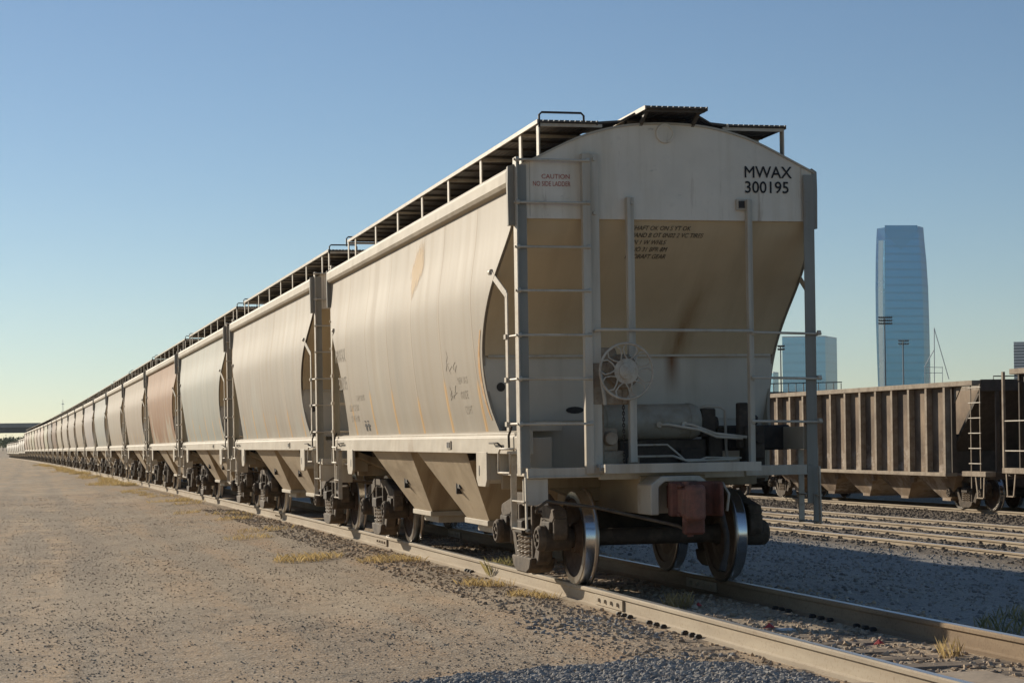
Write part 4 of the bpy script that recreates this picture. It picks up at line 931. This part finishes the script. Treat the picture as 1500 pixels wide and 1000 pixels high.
# ------------------------------------------------------------------ open hopper cars on the right
def gon_paint():
    t = NT('faded_brown_open_hopper_paint'); o = t.coord(); X, Y, Z = t.sep(o); w = t.math('MULTIPLY', t.n('ShaderNodeObjectInfo').outputs['Random'], 31.0)
    n1 = t.noise(o, .9, 5, .6, w); st = t.noise(t.mapping(o, (1, 5, .4)), 1.0, 5, .6, w); n3 = t.noise(t.mapping(o, (1, 1.3, 1.6)), 1.0, 5, .7, w)
    c = t.mix(t.ramp(n1, [(.38, 0), (.62, 1)]), (.16, .115, .08), (.36, .265, .18))
    c = t.mix(t.ramp(st, [(.5, 0), (.75, .45)]), c, (.22, .145, .10))
    low = t.math('MULTIPLY', t.math('SUBTRACT', 2.0, Z), 1.6, clamp=True)
    c = t.mix(t.math('MULTIPLY', low, t.ramp(n3, [(.50, 0), (.60, .8)])), c, (.50, .42, .34))
    return t.done(c, .8, t.bump(n3, .3, .06), 0, .2)
M['gon'] = gon_paint(); M['gontrim'] = smat('dusty_pale_brown_frame', (.36, .29, .21), .8, .3, 3, (.19, .13, .09), .7); M['gondark'] = smat('shade_dark_end_paint', (.085, .066, .05), .8, .3, 3, (.15, .11, .08), .6)  # open hopper ends: their shade is put into a blacker brown
def open_hopper(L=17.3, H=3.36):
    C = empty('open_hopper_car'); y0, y1 = 2.2, L - 2.2
    for s in (-1, 1):
        b = MB(); n = 46; vv = []; z0, z1 = .98, H - .12
        for z in np.linspace(z0, z1, 8):
            for i in range(n + 1):
                y = y0 + (y1 - y0) * i / n; q = abs(sin(pi * (y - y0) / 1.05)); vv.append((s * 1.50, y, z))
        b.add(vv, [(k * (n + 1) + i, k * (n + 1) + i + 1, (k + 1) * (n + 1) + i + 1, (k + 1) * (n + 1) + i) for k in range(7) for i in range(n)], 0, False); b.box(s * 1.40, s * 1.42, y0, y1, z0, z1)
        b.build('side_panel', M['gon'], C)
        b = MB(); b.box(s * 1.40, s * 1.70, .55, L - .55, H - .13, H); b.build('top_chord', M['gontrim'], C, .01)
        b = MB(); b.box(s * 1.36, s * 1.70, y0 - .1, y1 + .1, .90, 1.0); b.build('side_sill', M['gontrim'], C, .01)
        MB().box(s * 1.36, s * 1.64, .0, 1.3, .92, 1.05).build('end_ledge', M['gontrim'], C, .01); MB().box(s * 1.36, s * 1.64, L - 1.3, L, .92, 1.05).build('end_ledge', M['gontrim'], C, .01)
        k = int(round((y1 - y0) / 1.05))
        for i in range(k + 1):
            y = y0 + (y1 - y0) * i / k; b = MB(); b.box(s * 1.505, s * 1.665, y - .035, y + .035, 1.0, H - .13); b.box(s * 1.66, s * 1.675, y - .06, y + .06, 1.0, H - .13); b.build('side_stake', M['gontrim'], C)
        for e in (0, 1):
            Y = (lambda y: y) if e == 0 else (lambda y: L - y)
            b = MB(); b.prism([(Y(2.05), H - .13), (Y(1.5), H - .13), (Y(2.02), H - .68)], 'x', s * 1.50, s * 1.53); b.build('gusset', M['gontrim'], C)
            b = MB(); b.box(s * 1.48, s * 1.6, Y(1.9), Y(1.95), 1.0, H - .13); b.build('corner_stake', M['gondark'], C)
            if e == 1:
                b = MB(); b.box(s * 1.57, s * 1.63, Y(.02), Y(.10), .95, H - .05); b.build('corner_stake', M['gontrim'], C)
                for zz_ in (1.45, 2.15): b = MB(); b.tube([(s * 1.60, Y(.06), zz_), (s * 1.60, Y(2.03), zz_)], .018, 6); b.build('grab_iron', M['rod'], C)
            if e == 0:
                b = MB()
                for yy in (.32, .82): b.box(s * 1.592, s * 1.612, Y(yy), Y(yy + .03), .62, H - .1)
                lad = b.build('ladder', M['gontrim'], C)
                for i in range(6):
                    b = MB(); b.tube([(s * 1.62, Y(.26), 1.25 + i * .385), (s * 1.62, Y(.92), 1.25 + i * .385)], .016, 6); b.build('ladder_rung', M['rod'], lad)
            b = MB()
            b.obox((s * 1.60, Y(.15), .95), (s * 1.60, Y(.20), .38), .02, .05, 0, (0, 1, 0)); b.obox((s * 1.60, Y(.62), .95), (s * 1.60, Y(.50), .38), .02, .05, 0, (0, 1, 0)); b.box(s * 1.57, s * 1.63, Y(.18), Y(.53), .37, .40); b.build('sill_step', M['gontrim'], C)
    for e in (0, 1):
        Y = (lambda y: y) if e == 0 else (lambda y: L - y)
        b = MB(); b.prism([(Y(.55), H - .14), (Y(.58), H - .05), (Y(2.62), 1.35), (Y(2.58), 1.28)], 'x', -1.40, 1.40); b.box(-1.46, 1.46, Y(2.30), Y(2.36), .98, 2.0); b.build('end_slope_sheet', M['gondark'], C)
        b = MB(); b.box(-1.46, 1.46, Y(.52), Y(.60), H - .28, H + .02)
        for xx in (-1.2, -.4, .4, 1.2): b.box(xx - .05, xx + .05, Y(.15), Y(.22), 1.0, H - .3)
        b.box(-1.5, 1.5, Y(.05), Y(.3), .85, 1.03); b.build('end_frame', M['gondark'], C, .008)
        b = MB()
        for xx in (-1.1, -.2): b.tube([(xx, Y(.56), H), (xx, Y(.56), H + .10), (xx + .75, Y(.56), H + .10), (xx + .75, Y(.56), H)], .014, 6)
        b.build('grab_iron', M['dark'], C)
        b = MB(); b.box(-.3, .3, Y(-.05), Y(2.6), .62, .95); b.box(-.16, .16, Y(-.7), Y(.2), .68, .92); b.build('draft_sill', M['gondark'], C, .01)
    for i in range(5):
        yc = 3.45 + i * (L - 6.9) / 4; b = MB(); v = [(-1.34, yc - 1.28, .93), (1.34, yc - 1.28, .93), (1.34, yc + 1.28, .93), (-1.34, yc + 1.28, .93), (-1.0, yc - .22, .26), (1.0, yc - .22, .26), (1.0, yc + .22, .26), (-1.0, yc + .22, .26)]
        b.add(v, [(0, 1, 5, 4), (1, 2, 6, 5), (2, 3, 7, 6), (3, 0, 4, 7), (4, 5, 6, 7)]); b.box(-1.02, 1.02, yc - .24, yc + .24, .22, .30); b.box(-1.40, -1.30, yc + 1.2, yc + 1.42, .70, .92); b.build('hopper_bay', M['gon'], C)
    truck(C, 2.15); truck(C, L - 2.15)
    return C
G = open_hopper(); tag(G, 'brown open hopper car with ribbed side in full view behind the nearest hopper car', 'open hopper car', 'open hopper cars on the right')
index_kids()
G.location = (18.95, 27.2, -.6 + zoff(36)); G.rotation_euler = (0, 0, 0)
g2 = copy_tree(G); g2.location = (18.95, 45.4, -.6 + zoff(55)); g2['label'] = 'open hopper car seen only through the gap behind the nearest hopper car'
g3 = copy_tree(G); g3.location = (18.95, 9.05, -.6); g3.scale = (1, 1, 1.045); g3['label'] = 'open hopper car cut by the right edge of the photo, slightly taller'

# ------------------------------------------------------------------ skyline
def glass(name, col, rough, floor, dark=.8, metal=.95):
    t = NT(name); o = t.coord(); X, Y, Z = t.sep(o)
    f = t.math('FRACT', t.math('DIVIDE', Z, floor)); band = t.ramp(f, [(.0, 1), (.24, 1), (.30, 0)])
    n = t.noise(t.mapping(o, (.05, .05, .25)), 1.0, 3); n2 = t.noise(t.mapping(o, (.02, .02, .02)), 1.0, 2)
    c = t.mix(t.math('MULTIPLY', band, .55), col, tuple(x * dark for x in col)); c = t.mix(t.ramp(n, [(.4, 0), (.7, .22)]), c, tuple(min(1, x * 1.3) for x in col))
    return t.done(c, rough, t.bump(n2, .02, 1.0), metal, .5)
M['glass'] = glass('blue_curtain_wall_glass', (.05, .185, .31), .14, 8.6, .58); M['glass2'] = glass('pale_blue_office_glass', (.22, .40, .52), .22, 7.5, .78); M['glass3'] = glass('dark_blue_office_glass', (.10, .22, .34), .2, 7.5, .8)
M['white'] = smat('white_facade_panel', (.70, .72, .70), .5, .06, .05, None, 0, .02); M['fin'] = smat('pale_painted_reflection', (.80, .86, .85), .28, .05, .002, None, 0, 0, .9); M['concrete'] = smat('weathered_concrete', (.30, .29, .27), .85, .2, .3, None, 0, .1)
M['pole'] = smat('grey_pole_paint', (.12, .13, .14), .5, .1, 1); M['palepole'] = smat('pale_grey_steel', (.55, .57, .57), .5, .1, 1); M['darkbeam'] = smat('dark_beam_steel', (.06, .065, .07), .6, .2, 1)
GZF = -.80 + zoff(500)
def P2(px, py, Y, off=0.0):
    p = at(px, py, Y + off); return p
# tall glass tower
D = 2000
lv = [(330, 1284.5, 1296, 1344, 1352.5), (350, 1283.6, 1296, 1346, 1354), (380, 1282.8, 1296, 1348.5, 1357), (420, 1282.4, 1296.3, 1351, 1359.6), (470, 1283, 1296.8, 1352.6, 1361.2), (520, 1284.6, 1297.2, 1353.8, 1362.3), (560, 1286, 1297.8, 1354.4, 1363), (660, 1289, 1299, 1356, 1365)]
T = empty('glass_skyscraper', (P2(1323, 655, D).x, D, GZF)); tag(T, 'tall blue glass skyscraper with slightly bulging outline, right of the train', 'skyscraper')
O = T.location.copy(); dpt = [14, 0, 0, 16, 60]
def ray(p, dd):
    h = Vector((p.x - CP.x, p.y - CP.y, 0)).normalized() * dd; return (p.x + h.x - O.x, h.y, max(p.z, GZF) - O.z)
def tower_face(i0, i1, name, mat, zoffs=0.0, d0=None, d1=None):
    v = []
    for (py, a, b_, c_, d_) in lv:
        row = [a, b_, c_, d_] if d0 is None else [a + 5, b_, c_, d_ - 5]
        for i, dd in ((i0, dpt[i0] if d0 is None else d0), (i1, dpt[i1] if d1 is None else d1)):
            p = P2(row[i], py + (zoffs if py == 330 else 0), D); k = (D + dd - CP.y) / (D - CP.y); v.append(ray(p, dd))
    n = len(lv); b = MB(); b.add(v, [(2 * i, 2 * i + 1, 2 * i + 3, 2 * i + 2) for i in range(n - 1)], 0, False); return b.build(name, mat, T)
tower_face(1, 2, 'glass_facade', M['glass']); tower_face(0, 1, 'glass_facade', M['glass3'], 3); tower_face(2, 3, 'glass_facade', M['glass'], 1); tower_face(3, 0, 'glass_facade', M['glass'], 8, 60, 60)
b = MB(); v = []
for (py, a, b_, c_, d_) in lv:
    for xx, dd in ((a, 14), (a + 5, 60), (d_, 16), (d_ - 5, 60)): p = P2(xx, py + (8 if py == 330 else 0), D); v.append(ray(p, dd))
b.add(v, [q for i in range(len(lv) - 1) for q in ((4 * i, 4 * i + 1, 4 * i + 5, 4 * i + 4), (4 * i + 2, 4 * i + 3, 4 * i + 7, 4 * i + 6))]); b.add(v[:4], [(0, 1, 3, 2)]); b.build('glass_flank', M['glass3'], T)
b = MB(); v = []
for py, xa in ((352, 1292.5), (380, 1292), (420, 1291.8), (470, 1292.3), (520, 1293), (560, 1293.8), (660, 1295.5)):
    for dx in (-1.6, 1.7):
        p = P2(xa + dx, py, D); v.append((p.x - O.x, 1.0 if dx > 0 else 4.0, max(p.z, GZF) - O.z))
b.add(v, [(2 * i, 2 * i + 1, 2 * i + 3, 2 * i + 2) for i in range(6)]); b.add([(x, y + 3, z) for x, y, z in v], [(2 * i, 2 * i + 2, 2 * i + 3, 2 * i + 1) for i in range(6)]); b.build('reflection_strip', M['fin'], T)  # pale strip paints in the bright horizon mirrored by the glass edge
b = MB(); v = [(P2(x, y, D).x - O.x, d, P2(x, y, D).z - O.z) for x, y, d in ((1344.3, 330.5, -.5), (1352.3, 331, 15), (1345.2, 344, -.5))]
b.prism([(0, 0)], 'x', 0, 0) if False else b.add(v + [(x, y + 2, z) for x, y, z in v], [(0, 1, 2), (5, 4, 3), (0, 2, 5, 3), (0, 3, 4, 1), (1, 4, 5, 2)]); b.build('crown_panel', M['fin'], T)
b = MB(); v = [(P2(x, y, D).x - O.x, d, P2(x, y, D).z - O.z) for x, y, d in ((1297, 330, -.25), (1343.5, 330, -.25), (1344.5, 341, -.25), (1320, 366, -.25), (1297, 341, -.25))]
b.add(v + [(x, y + .2, z) for x, y, z in v], [(0, 1, 2, 3, 4), (9, 8, 7, 6, 5)] + [(i, (i + 1) % 5, 5 + (i + 1) % 5, 5 + i) for i in range(5)]); b.build('crown_reflection', glass('dark_painted_reflection', (.04, .16, .265), .14, 8.6, .86), T)  # dark V-shaped reflection at the tower top, laid on as a panel
# slab office building
def block(name, label, cat, pa, pb, pc, ptop, Dd, da, dc, mf, ms):
    """faces a-b and b-c; a and c lie farther away by da, dc"""
    B = empty(name, (P2(pb, 650, Dd).x, Dd, GZF)); tag(B, label, cat); o = B.location
    z = P2(pb, ptop, Dd).z - GZF; A, Bb, Cc = P2(pa, 650, Dd + da), P2(pb, 650, Dd), P2(pc, 650, Dd + dc)
    pts = [(A.x - o.x, da), (0, 0), (Cc.x - o.x, dc), (A.x + Cc.x - 2 * o.x, da + dc)]
    for i, (m, nm) in enumerate(((mf, 'glass_facade'), (ms, 'glass_facade'), (ms, 'glass_facade'), (mf, 'glass_facade'))):
        p, q = pts[i], pts[(i + 1) % 4]; b = MB(); b.add([(*p, 0), (*q, 0), (*q, z), (*p, z)], [(0, 1, 2, 3)]); b.build(nm, m, B, recalc=False)
    b = MB(); b.prism(pts, 'z', z, z + .8); b.build('roof', M['white'], B)
    return B
block('office_tower', 'pale blue glass office block behind the right corner post of the nearest hopper car', 'office tower', 1148, 1211, 1228, 493, 1500, 10, 34, M['glass2'], M['glass3'])
block('office_building', 'low pale glass building seen in the gap beside the nearest hopper car', 'office building', 1126, 1134, 1142, 546, 1300, 8, 12, M['glass2'], M['glass2'])
def striped():
    t = NT('banded_white_and_dark_facade'); Z = t.sep(t.coord())[2]; f = t.math('FRACT', t.math('DIVIDE', Z, 2.5)); return t.done(t.mix(t.ramp(f, [(.45, 0), (.5, 1)]), (.62, .63, .62), (.12, .14, .16)), .5)
M['striped'] = striped()
block('apartment_building', 'white and dark banded building at the right edge of the photo', 'building', 1487, 1535, 1560, 501, 1500, 10, 20, M['striped'], M['striped'])
# stadium lights
def flood(px, ptop, Y, rows, w, label, mat):
    base = P2(px, 650, Y); Zt = P2(px, ptop, Y).z; E_ = empty('floodlight_mast', (base.x, Y, GZF)); tag(E_, label, 'floodlight mast', 'floodlight masts of the sports field')
    s = Y / FPX; b = MB(); b.tube([(0, 0, 0), (0, 0, Zt - GZF)], 1.6 * s, 8, r1=1.0 * s); b.build('pole', mat, E_)
    for r in range(rows):
        z = Zt - GZF - (1 + r * 5.0) * s; b = MB(); b.box(-w * s, w * s, -.3, .0, z - .6 * s, z + .6 * s); fr = b.build('crossarm', mat, E_)
        n = 7 if rows > 2 else 5
        for k in range(n):
            x = (-w + 2 * w * k / (n - 1)) * s; b = MB(); b.lathe([(-1.2 * s, .9 * s), (-.3 * s, 1.7 * s), (.6 * s, 1.2 * s), (.6 * s, 0)], (x, -.3 - .6 * s, z + 1.2 * s), 'y', 8); b.build('floodlight', mat, fr)
    return E_
flood(1298.5, 465, 380, 3, 11, 'dark floodlight mast with three rows of lamps, in front of the tall glass skyscraper', M['pole'])
flood(1325, 499, 560, 2, 8, 'smaller grey floodlight mast in front of the middle of the glass skyscraper', smat('mid_grey_pole_paint', (.20, .21, .22), .5, .1, 1))
flood(1145.5, 507, 500, 2, 5, 'thin floodlight mast in the gap between the nearest hopper car and its right corner post', M['pole'])
# white rigging mast
Y = 420; E_ = empty('rigging_mast', (P2(1368, 650, Y).x, Y, GZF)); tag(E_, 'slender white mast with slanting stays, just right of the glass skyscraper', 'mast'); o = E_.location; s = Y / FPX
def L_(px, py): p = P2(px, py, Y); return (p.x - o.x, 0, p.z - o.z)
b = MB(); b.tube([L_(1369, 655), L_(1368.5, 480)], .8 * s, 6); b.build('mast_pole', M['palepole'], E_)
for a_, c_2, w in (((1368.5, 481), (1390, 555), .75), ((1368.5, 512), (1354.5, 537), .7)): b = MB(); b.tube([L_(*a_), L_(*c_2)], w * s, 6); b.build('stay', M['palepole'], E_)
b = MB()
for a_, c_2 in (((1354.5, 537), (1354.5, 600)), ((1380.5, 537), (1380.5, 600)), ((1354.5, 537.5), (1380.5, 538)), ((1362, 537), (1362, 600)), ((1354.5, 546), (1380.5, 546))): b.tube([L_(*a_), L_(*c_2)], .55 * s, 6)
b.build('frame', M['palepole'], E_)
# railing of a far footbridge just above the open hopper cars
Y = 240; E_ = empty('footbridge', (P2(1190, 650, Y).x, Y, GZF)); tag(E_, 'dark footbridge railing just above the open hopper car, below the pale office block', 'footbridge'); o = E_.location; s = Y / FPX
b = MB(); p, q = P2(1120, 562, Y), P2(1233, 559.5, Y); b.obox((p.x - o.x, 0, p.z - o.z), (q.x - o.x, 0, q.z - o.z), .2, .14); b.build('handrail', M['darkbeam'], E_)
b = MB(); p, q = P2(1120, 577, Y), P2(1236, 577, Y); b.obox((p.x - o.x, 0, p.z - o.z), (q.x - o.x, 0, q.z - o.z), 2.4, .5); b.build('deck', M['darkbeam'], E_)
for k in range(11):
    p = P2(1122 + k * 11, 561, Y); b = MB(); b.box(p.x - o.x - .05, p.x - o.x + .05, -.05, .05, P2(1190, 577, Y).z - o.z, p.z - o.z); b.build('baluster', M['darkbeam'], E_)
for k in (0, 1): p = P2(1135 + 90 * k, 650, Y); b = MB(); b.box(p.x - o.x - .4, p.x - o.x + .4, -.4, .4, 0, P2(1190, 577, Y).z - o.z); b.build('pier', M['darkbeam'], E_)
# road overpass at the far left
Y = 900; E_ = empty('road_overpass', (P2(40, 650, Y).x, Y, GZF)); tag(E_, 'long concrete road overpass crossing behind the far end of the train', 'overpass'); o = E_.location
def zz(py): return P2(40, py, Y).z - o.z
x0, x1 = P2(-420, 640, Y).x - o.x, P2(330, 640, Y).x - o.x
b = MB(); b.box(x0, x1, -6, 6, zz(625.6), zz(623.2)); b.build('deck', M['concrete'], E_)
for yy in (-6, 5.6): b = MB(); b.box(x0, x1, yy, yy + .4, zz(623), zz(619.5)); b.build('parapet', M['concrete'], E_)
b = MB()
for k in range(5): b.box(x0, x1, -5.4 + k * 2.5, -4.8 + k * 2.5, zz(633.5), zz(625.7))
b.build('girder', M['darkbeam'], E_)
for k in range(9):
    xx = x0 + (x1 - x0) * (k + .35) / 9
    if abs(xx - (P2(40, 640, Y).x - o.x)) < 14: continue
    b = MB(); b.box(xx - .8, xx + .8, -5, 5, zz(636), zz(633.4))
    pr = b.build('pier_cap', M['concrete'], E_)
    for yy in (-3.5, 3.5): b = MB(); b.lathe([(0, .6), (zz(636), .6)], (xx, yy, 0), 'z', 10); b.build('pier', M['concrete'], pr)
# thin radio mast above the train
Y = 620; p = P2(92, 585, Y); E_ = MB().tube([(0, 0, 0), (0, 0, p.z - GZF)], .16, 6, r1=.07).box(-.6, .6, -.05, .05, p.z - GZF - 4, p.z - GZF - 3.8).box(-.4, .4, -.05, .05, p.z - GZF - 1.5, p.z - GZF - 1.3).build('radio_mast', M['palepole']); E_.location = (p.x, Y, GZF); tag(E_, 'thin antenna mast rising above the far part of the train', 'mast')
# trees
def leaf_mat(name, a, b_):
    t = NT(name); r = t.n('ShaderNodeNewGeometry').outputs['Random Per Island']; return t.done(t.mix(r, a, b_), .7, None, 0, .2)
M['leaf'] = leaf_mat('green_leaves', (.045, .07, .02), (.12, .16, .05)); M['leaf2'] = leaf_mat('yellow_green_leaves', (.10, .13, .03), (.19, .20, .06)); M['bark'] = smat('grey_brown_bark', (.12, .09, .07), .9, .3, 2)
def crown(n, rx, rz, seed, leaf=.5):
    r = np.random.default_rng(seed); cl = r.normal(size=(9, 3)); cl /= np.linalg.norm(cl, axis=1)[:, None]; cl *= .62
    c = cl[r.integers(0, 9, n)] + r.normal(size=(n, 3)) * .27; c = c * np.array([rx, rx, rz]); a = r.normal(size=(n, 3)); a /= np.linalg.norm(a, axis=1)[:, None]; bb = np.cross(a, r.normal(size=(n, 3))); bb /= np.linalg.norm(bb, axis=1)[:, None]
    s = leaf * (.5 + r.random((n, 1))); v = np.stack([c - a * s, c + bb * s * .6, c + a * s, c - bb * s * .6], 1).reshape(-1, 3); return v, np.arange(n * 4).reshape(-1, 4)
def tree(x, y, h, seed, mat, label):
    E_ = empty('broadleaf_tree', (x, y, GZF)); tag(E_, label, 'tree', 'trees beyond the overpass')
    b = MB(); b.tube([(0, 0, 0), (.1, 0, h * .3), (0, .1, h * .62)], h * .035, 7, r1=h * .015)
    for k in range(4): t = k * 1.6 + seed; b.tube([(0, 0, h * .34), (cos(t) * h * .2, sin(t) * h * .2, h * .62)], h * .015, 5, r1=h * .006)
    b.build('trunk', M['bark'], E_)
    v, f = crown(420, h * .42, h * .36, seed, h * .06); v[:, 2] += h * .62; np_mesh('crown', v, f, mat, E_)
tp = [(-26, 640, 'leaf'), (-9, 639, 'leaf2'), (4, 641, 'leaf2'), (9.5, 640, 'leaf'), (18, 638.5, 'leaf'), (-45, 638, 'leaf'), (-68, 639, 'leaf2'), (31, 640, 'leaf')]
tl = ['dark green tree left of the pale ones under the overpass', 'yellow green tree at the left edge of the photo', 'yellow green tree just right of the left edge, below the overpass', 'dark tree beside the far end of the train', 'dark green tree partly behind the last white cars', 'green tree well left of the photo edge', 'pale tree farthest left below the overpass', 'green tree hidden behind the far cars']
for k, (px, py, m) in enumerate(tp):
    Y = 1010 + 23 * ((k * 5) % 7); p = P2(px, py, Y); tree(p.x, Y, max(5, p.z - GZF), 40 + k, M[m], tl[k])
r = np.random.default_rng(3); V = []; Fc = []; off = 0
for k in range(260):
    ang = -.75 + 1.7 * k / 260 + r.normal(0, .004); Dd = r.uniform(2300, 2700); v, f = crown(150, r.uniform(8, 16), r.uniform(4.5, 7), 100 + k, 2.2); v += np.array([CP.x + Dd * sin(ang), CP.y + Dd * cos(ang), GZF + 5]); V.append(v); Fc.append(f + off); off += len(v)
o = np_mesh('far_wood', np.concatenate(V), np.concatenate(Fc), M['leaf']); tag(o, 'low dark line of far off trees along the horizon', 'wood', kind='stuff')
# ------------------------------------------------------------------ haze
b = MB(); b.box(-2600, 3200, -420, 3600, GZF - 1, 236)
hz = bpy.data.materials.new('thin_air_haze'); hz.use_nodes = True; ht = hz.node_tree; ht.nodes.clear()
ho = ht.nodes.new('ShaderNodeOutputMaterial'); hv = ht.nodes.new('ShaderNodeVolumePrincipled'); hv.inputs['Color'].default_value = (.84, .92, .92, 1); hv.inputs['Density'].default_value = .00005; hv.inputs['Anisotropy'].default_value = .3
ht.links.new(hv.outputs[0], ho.inputs['Volume'])
o = b.build('haze', hz); o['kind'] = 'stuff'; o['label'] = 'thin pale afternoon haze over the whole yard'
